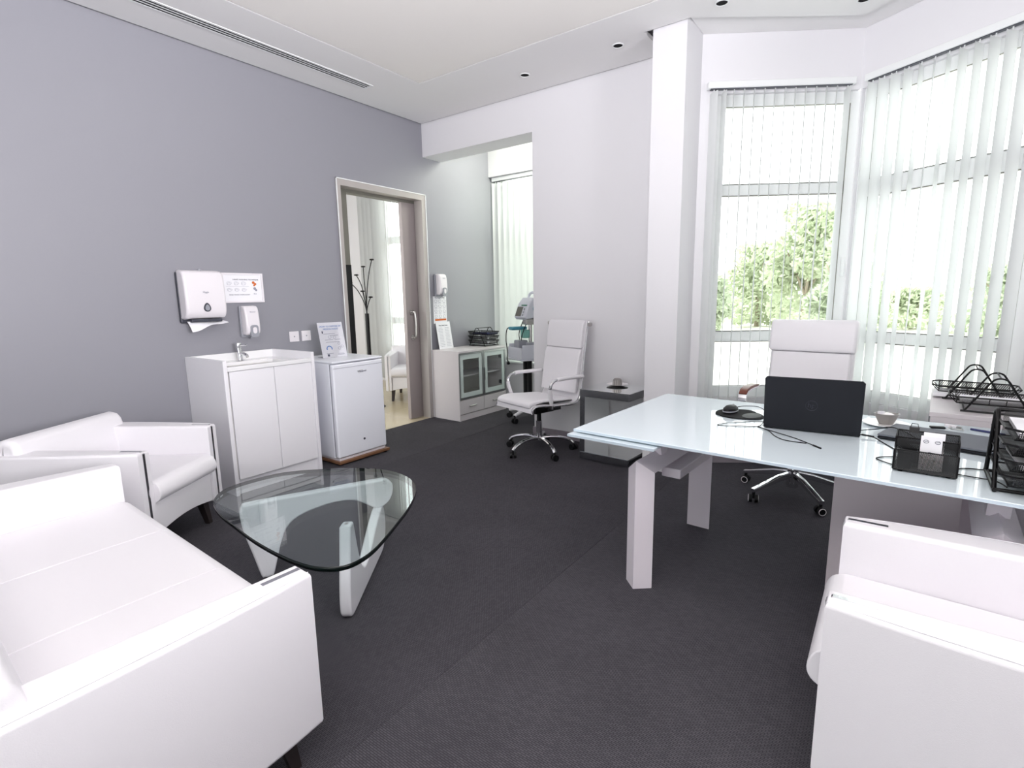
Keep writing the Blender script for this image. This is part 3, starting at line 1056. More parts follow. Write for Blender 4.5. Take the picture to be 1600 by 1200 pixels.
# ------------------------------------------------------------------ glass fronted cabinets (local x = depth out of the wall, y = width)
def glass_cabinet(label, loc, rz, H=0.752):
    t = thing('glass_door_cabinet', label, 'cabinet', loc, rz, 'low cabinets with glass doors')
    W, D = 0.79, 0.40
    th = 0.018
    MB().box(0, D + 0.006, 0, W, H - 0.022, H, r=0.0015, seg=1).build('top_board', 'cabinet', t)
    MB().box(0, D, 0, th, 0, H - 0.022).build('side_board', 'cabinet', t, smooth=0)
    MB().box(0, D, W - th, W, 0, H - 0.022).build('side_board', 'cabinet', t, smooth=0)
    MB().box(0, 0.01, th, W - th, 0.06, H - 0.022).build('back_board', 'cabinet_in', t, smooth=0)
    MB().box(0.01, D - 0.02, th, W - th, 0.215, 0.232).build('shelf_board', 'cabinet_in', t, smooth=0)
    MB().box(0.01, D - 0.06, th, W - th, 0.46, 0.476).build('shelf_board', 'cabinet', t, smooth=0)
    MB().box(0.01, D - 0.004, th, W - th, 0.0, 0.064).build('plinth', 'cabinet', t, smooth=0)
    for y0, y1 in ((th - 0.016, W / 2 - 0.002), (W / 2 + 0.002, W - th + 0.016)):
        dw = MB().box(D - 0.016, D + 0.002, y0, y1, 0.071, 0.222, r=0.0015, seg=1).build('drawer', 'cabinet', t)
        hh = MB()
        ym = (y0 + y1) / 2
        hh.box(D + 0.014, D + 0.022, ym - 0.055, ym + 0.055, 0.142, 0.154, r=0.002, seg=1)
        hh.box(D, D + 0.016, ym - 0.05, ym - 0.042, 0.144, 0.152)
        hh.box(D, D + 0.016, ym + 0.042, ym + 0.05, 0.144, 0.152)
        hh.build('drawer_handle', 'steel', dw)
        z0, z1 = 0.232, H - 0.025
        fb = 0.018
        f_ = MB()
        f_.box(D - 0.014, D + 0.005, y0, y0 + fb, z0, z1)
        f_.box(D - 0.014, D + 0.005, y1 - fb, y1, z0, z1)
        f_.box(D - 0.014, D + 0.005, y0 + fb, y1 - fb, z0, z0 + fb)
        f_.box(D - 0.014, D + 0.005, y0 + fb, y1 - fb, z1 - fb, z1)
        dr_ = f_.build('glass_door', 'alu', t, smooth=0)
        fo = MB()
        q = 0.05
        a0, a1_, b0, b1 = y0 + fb, y1 - fb, z0 + fb, z1 - fb
        fo.box(D - 0.005, D - 0.001, a0, a0 + q, b0, b1)
        fo.box(D - 0.005, D - 0.001, a1_ - q, a1_, b0, b1)
        fo.box(D - 0.005, D - 0.001, a0 + q, a1_ - q, b0, b0 + q)
        fo.box(D - 0.005, D - 0.001, a0 + q, a1_ - q, b1 - q, b1)
        fo.build('frosted_border', 'frost', dr_, smooth=0)
        MB().box(D - 0.005, D - 0.001, a0 + q, a1_ - q, b0 + q, b1 - q).build('pane', 'glass_cab', dr_, smooth=0)
        yh = y1 - 0.012 if y0 < 0.1 else y0 + 0.012
        MB().box(D + 0.005, D + 0.014, yh - 0.004, yh + 0.004, 0.40, 0.54, r=0.002, seg=1).build('door_handle', 'alu', dr_)
    hg = MB()
    for z in (0.33, 0.63):
        hg.box(D - 0.07, D - 0.016, W - th - 0.03, W - th, z - 0.02, z + 0.02, r=0.004, seg=1)
    hg.build('hinge', 'plastic_dark', t)
    return t


glass_cabinet('pale low cabinet with two frosted bordered glass doors in the alcove', (0.012, 4.112, 0), R(-2))
glass_cabinet('white low cabinet behind the desk, seen end on under a wire tray', (4.70, 3.90, 0), R(180 - 3), 0.745)

# papers leaning on the wall on the alcove cabinet
t = thing('leaning_notice', 'white printed notice board leaning on wall on top of the alcove cabinet', 'notice', (0.085, 4.28, 0.7535), R(-2))
sl = Matrix.Rotation(R(-10), 4, 'Y')
MB().box(-0.004, 0, -0.108, 0.108, 0, 0.30, T=sl).build('board', 'paper', t, smooth=0)
fT = sl @ face_T((0.0006, 0, 0), (0, 1, 0), (0, 0, 1))
text('Sharps Safety Notice', 0.016, t, fT @ Matrix.Translation((0, 0.26, 0)), 'print_dark', 'lettering')
b = MB()
for k in range(13):
    for s in (-1, 1):
        ww = 0.028 + 0.012 * random.random()
        b.box(s * 0.048 - ww, s * 0.048 + ww * 0.9, 0.232 - k * 0.017, 0.2345 - k * 0.017, 0, 0.0006, T=fT)
b.build('print_lines', 'print', t, smooth=0)


# ------------------------------------------------------------------ wire letter trays
def wire_tray(label, loc, rz, tiers, W, D, gap, z_first, Ht, fd, mesh_trays, lean=0.0, r=0.0042):
    """local x = between the two arched end frames, y = along the trays, which overhang the arches"""
    t = thing('wire_letter_tray', label, 'letter tray', loc, rz, 'black wire letter trays')
    for sx in (-1, 1):
        x = sx * (W / 2 + 0.004)
        b = MB()
        arch = [(x, -fd, r), (x, -fd * 0.64 + lean * 0.45, Ht * 0.45), (x, -fd * 0.30 + lean * 0.85, Ht * 0.86), (x, -fd * 0.17 + lean, Ht * 0.97), (x, lean, Ht), (x, fd * 0.17 + lean, Ht * 0.97), (x, fd * 0.30 + lean * 0.85, Ht * 0.86), (x, fd * 0.64 + lean * 0.45, Ht * 0.45), (x, fd, r)]
        b.tube(cr(arch, 5, False), r, 8)
        b.build('arch', 'wire', t)
        MB().tube([(x, -fd * 1.12, r), (x, fd * 1.12, r)], r, 8).build('foot_bar', 'wire', t)
    for y, z in ((-fd, r), (fd, r), (lean, Ht)):
        MB().tube([(-W / 2, y, z), (W / 2, y, z)], r * 0.85, 8).build('cross_bar', 'wire', t)
    for k in range(tiers):
        z = z_first + gap * k
        b = MB()
        a, c = W / 2, D / 2
        h = 0.032
        rim_ = [(-a, -c + 0.03, z + h), (-a + 0.03, -c, z + h), (a - 0.03, -c, z + h), (a, -c + 0.03, z + h), (a, c - 0.03, z + h), (a - 0.03, c, z + h), (-a + 0.03, c, z + h), (-a, c - 0.03, z + h)]
        b.tube(rim_, 0.0036, 6, True)
        ba, bc = a - 0.022, c - 0.03
        b.tube([(-ba, -bc, z), (ba, -bc, z), (ba, bc, z), (-ba, bc, z)], 0.0028, 6, True)
        if not mesh_trays:
            for i in range(6):
                y = -bc + 2 * bc * i / 5
                b.tube([(-a, y, z + h), (-ba, y, z), (ba, y, z), (a, y, z + h)], 0.0021, 5)
            for s_ in (-1, 1):
                for x in (-ba, 0, ba):
                    b.tube([(x, s_ * bc, z), (x * 0.95, s_ * c, z + h)], 0.0021, 5)
        tr = b.build('tray', 'wire', t)
        mb = MB()
        if mesh_trays:
            mb.box(-ba, ba, -bc, bc, z - 0.0006, z + 0.0006)
            for s_ in (-1, 1):
                mb.mesh([(s_ * ba, -bc, z), (s_ * ba, bc, z), (s_ * a, c - 0.03, z + h), (s_ * a, -c + 0.03, z + h)], [(0, 1, 2, 3)])
                mb.mesh([(-ba, s_ * bc, z), (ba, s_ * bc, z), (a - 0.03, s_ * c, z + h), (-a + 0.03, s_ * c, z + h)], [(0, 1, 2, 3)])
        else:
            for s_ in (-1, 1):
                mb.mesh([(s_ * ba, -bc, z), (s_ * ba, bc, z), (s_ * a, c - 0.03, z + h), (s_ * a, -c + 0.03, z + h)], [(0, 1, 2, 3)])
        tag(mb.build('mesh_panel', 'mesh', tr, smooth=0), kind='stuff')
    return t


def paper_stack(name, label, cat, loc, rz, w_, d_, h_, m, group=None):
    b = MB()
    n = max(1, int(h_ / 0.006))
    for k in range(n):
        dx, dy = random.uniform(-0.003, 0.003), random.uniform(-0.003, 0.003)
        b.box(-w_ / 2 + dx, w_ / 2 + dx, -d_ / 2 + dy, d_ / 2 + dy, h_ * k / n, h_ * (k + 1) / n - 0.0004)
    o = b.build(name, m, None, smooth=0, loc=loc, rot=(0, 0, rz))
    return tag(o, label, cat, group)


TZ = 0.7535
tx, ty, tr_ = 0.20, 4.79, R(88)
wire_tray('three tier black wire letter tray on the alcove glass cabinet', (tx, ty, TZ), tr_, 3, 0.22, 0.34, 0.050, 0.030, 0.205, 0.115, True)
paper_stack('paper_stack', 'navy and white papers in the top tier of the alcove letter tray', 'papers', (tx + 0.02, ty, TZ + 0.030 + 0.100 + 0.004), tr_ + 0.05, 0.15, 0.25, 0.016, 'navy', 'papers in the alcove tray')
paper_stack('paper_stack', 'white papers in the middle tier of the alcove letter tray', 'papers', (tx + 0.01, ty, TZ + 0.030 + 0.050 + 0.004), tr_ - 0.04, 0.16, 0.25, 0.010, 'paper', 'papers in the alcove tray')
paper_stack('paper_stack', 'white papers in the lowest tier of the alcove letter tray', 'papers', (tx, ty, TZ + 0.030 + 0.004), tr_, 0.16, 0.25, 0.020, 'paper', 'papers in the alcove tray')

# ------------------------------------------------------------------ vital signs monitor on its trolley
t = thing('vital_signs_monitor', 'pale grey vital signs monitor on a wheeled pole stand beside the pier wall', 'medical monitor', (0.99, 4.60, 0), R(-118))
# local x = facing direction of the screen
b = MB()
b.prism([(-0.10, 1.105), (0.115, 1.075), (0.135, 1.10), (0.085, 1.235), (0.03, 1.30), (-0.06, 1.29), (-0.10, 1.24)], 'y', -0.12, 0.12, r=0.02, seg=3)
b.build('casing', 'monitor_body', t)
sT = Matrix.Translation((0.1365, 0, 1.095)) @ Matrix.Rotation(R(-20.5), 4, 'Y')
MB().box(-0.001, 0.003, -0.095, 0.03, 0.015, 0.118, r=0.001, seg=1, T=sT).build('display', 'screen', t)
b = MB()
for k in range(3):
    b.cyl(sT @ Vector((0.0, 0.068, 0.03 + 0.032 * k)), sT @ Vector((0.006, 0.068, 0.03 + 0.032 * k)), 0.011, n=12)
b.build('button', 'plastic_grey', t)
MB().box(-0.001, 0.004, -0.02, 0.1, 0.128, 0.14, T=sT).build('green_stripe', 'green', t, smooth=0)
b = MB()
b.tube(cr([(-0.02, -0.075, 1.275), (-0.03, -0.07, 1.33), (-0.03, 0.0, 1.352), (-0.03, 0.07, 1.33), (-0.02, 0.075, 1.275)], 5, False), 0.014, 10)
b.build('carry_handle', 'monitor_body', t)
b = MB()
b.cyl((0.0, 0.117, 1.185), (0.0, 0.132, 1.185), 0.034, n=20)
b.build('side_knob', 'teal', t)
b = MB()
b.cyl((0, 0, 0.08), (0, 0, 1.09), 0.019, n=14)
b.box(-0.06, 0.07, -0.05, 0.05, 1.02, 1.085, r=0.012)
b.build('pole', 'steel', t)
b = MB()
b.box(-0.05, 0.19, -0.16, 0.16, 0.655, 0.672, r=0.008)
b.box(0.178, 0.19, -0.16, 0.16, 0.672, 0.79, r=0.004)
b.box(-0.05, 0.178, -0.16, -0.148, 0.672, 0.82, r=0.004)
b.box(-0.05, 0.178, 0.148, 0.16, 0.672, 0.82, r=0.004)
b.build('basket', 'monitor_body', t)
b = MB()
b.box(0.04, 0.15, -0.10, 0.02, 0.672, 0.86, r=0.012)
b.box(-0.02, 0.08, 0.03, 0.12, 0.68, 0.84, r=0.012)
b.build('cuff_pouch', 'plastic_grey', t)
MB().box(0.02, 0.10, -0.05, 0.03, 0.88, 0.97, r=0.015).build('probe_cover_box', 'aqua', t)
b = MB()
b.box(0.02, 0.20, -0.13, -0.03, 0.965, 1.0, r=0.014, seg=3)
b.build('probe_holder', 'teal', t)
b = MB()
b.tube(cr([(0.12, -0.10, 0.99), (0.20, -0.14, 0.98), (0.215, -0.15, 0.86), (0.205, -0.14, 0.74), (0.21, -0.14, 0.66), (0.20, -0.135, 0.62)], 8, False), 0.0055, 8)
b.tube(cr([(0.06, -0.04, 1.07), (0.10, -0.07, 0.93), (0.09, -0.06, 0.80), (0.12, -0.08, 0.73), (0.05, -0.02, 0.74)], 8, False), 0.005, 8)
b.tube(cr([(0.04, 0.02, 1.07), (0.12, 0.04, 0.92), (0.10, 0.0, 0.84), (0.03, 0.03, 0.80)], 8, False), 0.005, 8)
b.cyl((0.195, -0.135, 0.60), (0.205, -0.135, 0.625), 0.016, n=12)
b.build('cable', 'black', t)
b = MB()
b.box(0.022, 0.06, -0.065, -0.012, 0.25, 0.655, r=0.004)
b.box(0.022, 0.06, 0.012, 0.065, 0.25, 0.655, r=0.004)
b.build('black_battery', 'black', t)
for k in range(5):
    a = R(20 + 72 * k)
    lg = MB()
    lg.tube(cr([(0.02 * cos(a), 0.02 * sin(a), 0.125), (0.12 * cos(a), 0.12 * sin(a), 0.12), (0.20 * cos(a), 0.20 * sin(a), 0.10), (0.26 * cos(a), 0.26 * sin(a), 0.085)], 4, False), [0.02] * 9 + [0.018] * 4, 8)
    lo = lg.build('leg', 'lacquer', t)
    cs = MB()
    p = Vector((0.26 * cos(a), 0.26 * sin(a), 0))
    q = Vector((-sin(a), cos(a), 0))
    cs.cyl(p + q * 0.012 + Vector((0, 0, 0.028)), p + q * 0.024 + Vector((0, 0, 0.028)), 0.028, n=16)
    cs.cyl(p - q * 0.024 + Vector((0, 0, 0.028)), p - q * 0.012 + Vector((0, 0, 0.028)), 0.028, n=16)
    cs.cyl(p + Vector((0, 0, 0.03)), p + Vector((0, 0, 0.085)), 0.011, n=10)
    cs.build('caster', 'black', lo)

# ------------------------------------------------------------------ things in the next room
t = thing('coat_stand', 'black metal coat stand with curved branching knobbed arms in the next room', 'coat stand', (-1.02, 4.10, 0))
MB().lathe([(0.0, 0.0), (0.155, 0.0), (0.155, 0.008), (0.13, 0.02), (0.03, 0.032), (0.0, 0.034)], 28).build('base', 'black', t)
MB().cyl((0, 0, 0.03), (0, 0, 1.14), 0.024, n=14).build('pole', 'black', t)
heads = [(-0.165, 1.50), (-0.105, 1.59), (-0.005, 1.683), (0.088, 1.765), (-0.03, 1.40), (0.05, 1.33)]
for k, (s, z) in enumerate(heads):
    dx, dy = 0.81 * s, 0.59 * s
    fz = 0.05 * (1 if k % 2 else -1)
    ar = MB()
    ar.tube(cr([(0.004 * cos(k), 0.004 * sin(k), 1.12), (dx * 0.12, dy * 0.12, 1.12 + (z - 1.12) * 0.35), (dx * 0.5 - fz * 0.3, dy * 0.5 + fz * 0.4, 1.12 + (z - 1.12) * 0.75), (dx - fz * 0.3, dy + fz * 0.4, z)], 6, False), 0.0055, 7)
    ao = ar.build('branch', 'black', t)
    MB().lathe([(0.0, -0.008), (0.022, -0.006), (0.027, 0.003), (0.02, 0.010), (0.0, 0.012)], 14, T=Matrix.Translation((dx - fz * 0.3, dy + fz * 0.4, z))).build('knob', 'black', ao)


# ------------------------------------------------------------------ leather seating (local x = facing direction)
def leather_seat(name, label, cat, loc, rz, W, cushions, group):
    t = thing(name, label, cat, loc, rz, group)
    w2 = W / 2
    arm_in = w2 - 0.078
    for s in (-1, 1):
        plan = [(0.33, s * arm_in), (0.33, s * (w2 - 0.004)), (0.22, s * (w2 + 0.012)), (0.08, s * (w2 + 0.026)), (-0.10, s * (w2 + 0.038)), (-0.36, s * (w2 + 0.048)), (-0.36, s * arm_in)]
        o = MB().prism(plan, 'z', 0.135, 0.60, r=0.016, seg=3).build('armrest', 'leather', t, smooth=40)
        ym = s * (arm_in + 0.036)
        if cat == 'sofa' and s > 0:
            continue
        b = MB()
        path = [(0.215, 0.6012), (0.318, 0.6012), (0.3312, 0.588), (0.3312, 0.14), (0.3285, 0.14), (0.3285, 0.587), (0.317, 0.5985), (0.215, 0.5985)]
        b.prism(path, 'y', ym - 0.0075, ym + 0.0075)
        b.build('chrome_strip', 'chrome', o, smooth=0)
        b = MB()
        seam = [(0.326, s * (w2 - 0.012), 0.5965), (0.22, s * (w2 + 0.004), 0.5985), (0.08, s * (w2 + 0.018), 0.599), (-0.10, s * (w2 + 0.030), 0.599), (-0.35, s * (w2 + 0.040), 0.598)]
        b.tube(cr(seam, 5, False), 0.0013, 5)
        b.build('seam', 'leather', o)
    # seat base and cushions
    yb = arm_in - 0.002
    arch = [(-yb, 0.145)] + [(-yb + 2 * yb * k / 12, 0.145 + 0.028 * sin(pi * k / 12)) for k in range(1, 12)] + [(yb, 0.145), (yb, 0.315), (-yb, 0.315)]
    MB().prism(arch, 'x', 0.285, 0.318, r=0.008, seg=2).build('front_apron', 'leather', t)
    MB().box(-0.34, 0.285, -yb, yb, 0.17, 0.315).build('seat_base', 'leather', t, smooth=0)
    cw = 2 * yb / cushions
    for k in range(cushions):
        y0 = -yb + cw * k
        pr = cr([(-0.24, 0.318), (0.27, 0.318), (0.335, 0.325), (0.362, 0.355), (0.356, 0.40), (0.325, 0.428), (0.24, 0.432), (-0.22, 0.418), (-0.245, 0.37)], 4)
        MB().prism(pr, 'y', y0, y0 + cw, r=0.005, seg=2).build('seat_cushion', 'leather', t, smooth=45)
    bp = [(-0.205, 0.33), (-0.212, 0.45), (-0.235, 0.58), (-0.250, 0.640), (-0.272, 0.666), (-0.312, 0.676), (-0.36, 0.662), (-0.385, 0.62), (-0.392, 0.45), (-0.38, 0.15), (-0.345, 0.15), (-0.345, 0.33)]
    MB().prism(bp, 'y', -w2 - 0.02, w2 + 0.02, r=0.03, seg=4).build('backrest', 'leather', t, smooth=45)
    for sx in (0.24, -0.30):
        for s in (-1, 1):
            y = s * (w2 - 0.085)
            lg = MB()
            dx = 0.03 if sx > 0 else -0.03
            v0 = [(sx - 0.024, y - 0.024, 0.17), (sx + 0.024, y - 0.024, 0.17), (sx + 0.024, y + 0.024, 0.17), (sx - 0.024, y + 0.024, 0.17)]
            v1 = [(sx + dx - 0.014, y + s * 0.012 - 0.014, 0), (sx + dx + 0.014, y + s * 0.012 - 0.014, 0), (sx + dx + 0.014, y + s * 0.012 + 0.014, 0), (sx + dx - 0.014, y + s * 0.012 + 0.014, 0)]
            lg.mesh(v0 + v1, [(0, 1, 2, 3), (4, 7, 6, 5), (0, 4, 5, 1), (1, 5, 6, 2), (2, 6, 7, 3), (3, 7, 4, 0)])
            lg.build('leg', 'darkwood', t, smooth=0)
    return t


leather_seat('leather_armchair', 'white leather armchair with chrome arm strips in the corner by the washbasin cabinet', 'armchair', (0.744, 0.985, 0), R(33.4), 0.63, 1, 'white leather armchairs')
leather_seat('leather_sofa', 'long white leather sofa filling the lower left, nearest the coffee table', 'sofa', (2.046, 0.436, 0), R(87.8), 1.63, 3, 'white leather seating')
leather_seat('leather_armchair', 'white leather armchair in the lower right corner in front of the desk', 'armchair', (4.335, 1.642, 0), R(180), 0.61, 1, 'white leather armchairs')
leather_seat('leather_armchair', 'white armchair half hidden in the next room behind the sliding door', 'armchair', (-1.07, 4.85, 0), R(-52), 0.62, 1, 'white leather armchairs')

# ------------------------------------------------------------------ coffee table
t = thing('coffee_table', 'rounded triangular glass coffee table on two curved white legs', 'coffee table', (1.95, 1.30, 0))
inv = Matrix.Translation((-1.95, -1.30, 0))
outl = [(1.598, 1.05), (1.484, 1.15), (1.456, 1.287), (1.489, 1.458), (1.61, 1.604), (1.76, 1.726), (1.92, 1.795), (2.075, 1.79), (2.205, 1.737), (2.294, 1.66), (2.398, 1.52), (2.488, 1.364), (2.580, 1.186),
        (2.608, 1.086), (2.598, 1.022), (2.552, 0.979), (2.479, 0.954), (2.353, 0.943), (2.151, 0.95), (1.932, 0.976), (1.758, 1.001)]
oc = cr(outl, 4)
gb = bmesh.new()
n = len(oc)
lo = [gb.verts.new((p[0], p[1], 0.3850)) for p in oc]
hi = [gb.verts.new((p[0], p[1], 0.404)) for p in oc]
gb.faces.new(lo[::-1])
gb.faces.new(hi)
me = bpy.data.meshes.new('glass_top')
for i in range(n):
    f = gb.faces.new((lo[i], lo[(i + 1) % n], hi[(i + 1) % n], hi[i]))
    f.material_index = 1
    f.smooth = True
bmesh.ops.transform(gb, matrix=inv, verts=gb.verts)
gb.to_mesh(me)
gb.free()
me.materials.append(M['glass_table'])
me.materials.append(M['glass_edge'])
o = bpy.data.objects.new('glass_top', me)
C.objects.link(o)
o.parent = t
legA = [(0.0, 0.381), (0.15, 0.3835), (0.35, 0.3835), (0.60, 0.3835), (0.655, 0.38), (0.688, 0.352), (0.688, 0.305), (0.668, 0.262), (0.63, 0.235), (0.59, 0.236), (0.535, 0.272), (0.48, 0.30), (0.40, 0.308), (0.32, 0.30),
        (0.22, 0.274), (0.16, 0.225), (0.125, 0.14), (0.092, 0.02), (0.078, 0.0), (0.045, 0.0), (0.03, 0.014), (0.003, 0.13), (-0.024, 0.24), (-0.034, 0.33), (-0.024, 0.37)]


def leg_mesh(poly, org, d):
    T = inv @ Matrix(((d[0], -d[1], 0, org[0]), (d[1], d[0], 0, org[1]), (0, 0, 1, 0), (0, 0, 0, 1)))
    return MB().prism([tuple(p) for p in cr(poly, 3)], 'y', -0.024, 0.024, r=0.011, seg=3, T=T)


dA = Vector((0.427, 0.904)).normalized()
a2_ = Vector((1.692, 1.154))
leg_mesh(legA, a2_, dA).build('curved_leg', 'lacquer', t, smooth=45)
J = a2_ + dA * 0.607
dB = (J - Vector((2.274, 1.281))).normalized()
orgB = J - dB * 0.607
legB = [(-0.02, 0.012), (0.02, 0.0), (0.20, 0.0), (0.45, 0.0), (0.59, 0.006), (0.65, 0.06), (0.672, 0.13), (0.658, 0.20), (0.632, 0.232), (0.585, 0.233), (0.54, 0.222), (0.46, 0.19), (0.369, 0.145), (0.29, 0.112),
        (0.235, 0.105), (0.19, 0.125), (0.155, 0.18), (0.125, 0.26), (0.095, 0.37), (0.08, 0.383), (0.045, 0.383), (0.03, 0.37), (0.003, 0.25), (-0.024, 0.14), (-0.033, 0.05)]
ob = leg_mesh(legB, orgB, dB).build('curved_leg', 'lacquer', t, smooth=45)
b = MB()
pb = orgB + dB * 0.062
b.cyl(Vector((pb.x, pb.y, 0.383)) + inv.translation, Vector((pb.x, pb.y, 0.3855)) + inv.translation, 0.009, n=14)
b.build('glass_pad', 'steel', ob)
b = MB()
b.cyl(Vector((J.x, J.y, 0.12)) + inv.translation, Vector((J.x, J.y, 0.26)) + inv.translation, 0.006, n=10)
b.build('pivot_rod', 'steel', ob)


# ------------------------------------------------------------------ office chairs
def offset_profile(pts, th):
    """closed outline of a bent sheet: centre line pts (x,z), thickness th (number or list)"""
    P = [Vector(p) for p in pts]
    L_, R_ = [], []
    m = len(P)
    for i, p in enumerate(P):
        d = (P[min(i + 1, m - 1)] - P[max(i - 1, 0)]).normalized()
        nn = Vector((-d.y, d.x))
        h = (th[i] if isinstance(th, (list, tuple)) else th) / 2
        L_.append(tuple(p + nn * h))
        R_.append(tuple(p - nn * h))
    return L_ + R_[::-1]


def star_base(t, rad, a0, hub_z, m='chrome', flat=False):
    for k in range(5):
        a = R(a0 + 72 * k)
        c, s = cos(a), sin(a)
        b = MB()
        if flat:
            T = Matrix.Rotation(a, 4, 'Z')
            b.prism([(0.03, 0.125), (0.03, 0.165), (0.12, 0.15), (rad - 0.02, 0.098), (rad + 0.012, 0.09), (rad + 0.012, 0.068), (rad - 0.02, 0.074), (0.12, 0.112)], 'y', -0.017, 0.017, r=0.006, T=T)
        else:
            b.tube(cr([(0.02 * c, 0.02 * s, hub_z), (0.10 * c, 0.10 * s, hub_z + 0.006), (0.19 * c, 0.19 * s, hub_z - 0.004), ((rad - 0.03) * c, (rad - 0.03) * s, 0.088), (rad * c, rad * s, 0.062)], 4, False), 0.0145, 10)
        ar = b.build('base_arm', m, t)
        p = Vector((rad * c, rad * s, 0))
        a2b = a + R(50 + 35 * k)
        q = Vector((-sin(a2b), cos(a2b), 0))
        cs = MB()
        for sg in (-1, 1):
            cs.cyl(p + q * (0.008 * sg) + Vector((0, 0, 0.026)), p + q * (0.027 * sg) + Vector((0, 0, 0.026)), 0.0262, n=18)
        cs.cyl(p + Vector((0, 0, 0.026)), p + Vector((0, 0, 0.072)), 0.010, n=10)
        co = cs.build('caster', 'black', ar)
        if flat:
            rg = MB()
            for sg in (-1, 1):
                rg.tube([p + q * (0.0275 * sg) + Vector((0, 0, 0.026)) + (Vector((0, 0, 1)) * cos(2 * pi * i / 18) + Vector((cos(a2b), sin(a2b), 0)) * sin(2 * pi * i / 18)) * 0.0205 for i in range(18)], 0.0028, 5, True)
            rg.build('wheel_ring', 'plastic_white', ar)


t = thing('office_chair', 'white padded office chair with chrome arms in front of the pier wall', 'office chair', (1.70, 3.66, 0), R(-106))
star_base(t, 0.295, 2, 0.118)
b = MB()
b.cyl((0, 0, 0.10), (0, 0, 0.27), 0.027, n=18)
b.build('gas_lift', 'chrome', t)
b = MB()
b.cyl((0, 0, 0.25), (0, 0, 0.36), 0.019, n=16)
b.box(-0.11, 0.10, -0.075, 0.075, 0.345, 0.40, r=0.012)
b.tube([(0.03, -0.05, 0.365), (0.02, -0.14, 0.362), (0.01, -0.20, 0.35)], [0.006, 0.006, 0.010], 8)
b.build('tilt_mechanism', 'black', t)
cl = cr([(0.275, 0.405), (0.262, 0.445), (0.20, 0.458), (0.0, 0.438), (-0.16, 0.428), (-0.235, 0.450), (-0.268, 0.53), (-0.285, 0.66), (-0.312, 0.86), (-0.340, 1.04), (-0.356, 1.105)], 5, False)
MB().prism(offset_profile(cl, 0.012), 'y', -0.222, 0.222, r=0.003, seg=1).build('sling', 'leather', t, smooth=60)
for s in (-1, 1):
    b = MB()
    ys = s * 0.236
    b.tube([(p[0] - 0.004, ys - s * 0.006, p[1] - 0.006) for p in cl], 0.008, 8)
    sr = b.build('side_rail', 'chrome', t)
    kb = MB()
    kb.cyl((-0.352, ys - 0.0, 1.075), (-0.352, ys + s * 0.022, 1.075), 0.016, n=14)
    kb.build('rail_knob', 'steel', sr)
    arm = cr([(0.075, s * 0.242, 0.418), (0.10, s * 0.262, 0.50), (0.118, s * 0.272, 0.585), (0.095, s * 0.274, 0.635), (0.03, s * 0.272, 0.655), (-0.12, s * 0.268, 0.655), (-0.245, s * 0.262, 0.652), (-0.285, s * 0.245, 0.65)], 6, False)
    ao = MB().tube(arm, 0.0115, 10).build('armrest', 'chrome', t)
    slv = MB()
    slv.tube([arm[i] for i in range(3, 13)], 0.0165, 10)
    slv.tube([arm[i] for i in range(23, 38)], 0.0165, 10)
    slv.build('arm_sleeve', 'leather', ao)
    bk = MB()
    bk.box(-0.03, 0.10, s * 0.222, s * 0.24, 0.40, 0.425, r=0.004)
    bk.build('arm_bracket', 'black', ao)
# soft pads
pad_seat = cr([(0.272, 0.442), (0.284, 0.462), (0.262, 0.486), (0.18, 0.498), (0.0, 0.484), (-0.14, 0.474), (-0.185, 0.462), (-0.17, 0.442), (0.0, 0.446), (0.18, 0.464)], 4)
plan = [(0.285, -0.15), (0.27, -0.20), (0.20, -0.215), (-0.18, -0.215), (-0.18, 0.215), (0.20, 0.215), (0.27, 0.20), (0.285, 0.15)]
MB().prism(pad_seat, 'y', -0.214, 0.214, r=0.014, seg=3).build('seat_pad', 'leather', t, smooth=50)
b = MB()
b.prism(offset_profile([(-0.225, 0.505), (-0.247, 0.60), (-0.262, 0.70), (-0.282, 0.82), (-0.290, 0.868)], [0.03, 0.046, 0.05, 0.046, 0.024]), 'y', -0.214, 0.214, r=0.012, seg=3)
b.build('back_pad', 'leather', t, smooth=50)
b = MB()
b.prism(offset_profile([(-0.294, 0.876), (-0.304, 0.93), (-0.316, 1.01), (-0.328, 1.08), (-0.338, 1.106)], [0.022, 0.046, 0.052, 0.044, 0.02]), 'y', -0.214, 0.214, r=0.012, seg=3)
b.build('head_pad', 'leather', t, smooth=50)

t = thing('executive_chair', 'high backed white leather chair with wood topped chrome arms behind the desk', 'office chair', (3.63, 3.72, 0), R(-94))
star_base(t, 0.315, -31, 0.15, flat=True)
b = MB()
b.cyl((0, 0, 0.06), (0, 0, 0.18), 0.035, n=18)
b.cyl((0, 0, 0.18), (0, 0, 0.40), 0.024, n=16)
b.build('gas_lift', 'chrome', t)
MB().box(-0.12, 0.12, -0.09, 0.09, 0.385, 0.42, r=0.01).build('tilt_mechanism', 'black', t)
MB().box(-0.20, 0.27, -0.25, 0.25, 0.42, 0.52, r=0.04, seg=4).build('seat_cushion', 'leather', t, smooth=50)
tilt = Matrix.Translation((-0.20, 0, 0.50)) @ Matrix.Rotation(R(-10), 4, 'Y')
MB().box(-0.07, 0.005, -0.25, 0.25, -0.04, 0.632, r=0.03, seg=4, T=tilt).build('back_shell', 'leather', t, smooth=50)
MB().box(-0.03, 0.03, -0.232, 0.232, 0.0, 0.422, r=0.012, seg=3, T=tilt).build('back_cushion', 'leather', t, smooth=50)
hp = cr([(-0.045, 0.43), (0.02, 0.425), (0.043, 0.44), (0.047, 0.54), (0.036, 0.622), (0.0, 0.640), (-0.05, 0.640), (-0.07, 0.60), (-0.068, 0.48)], 4)
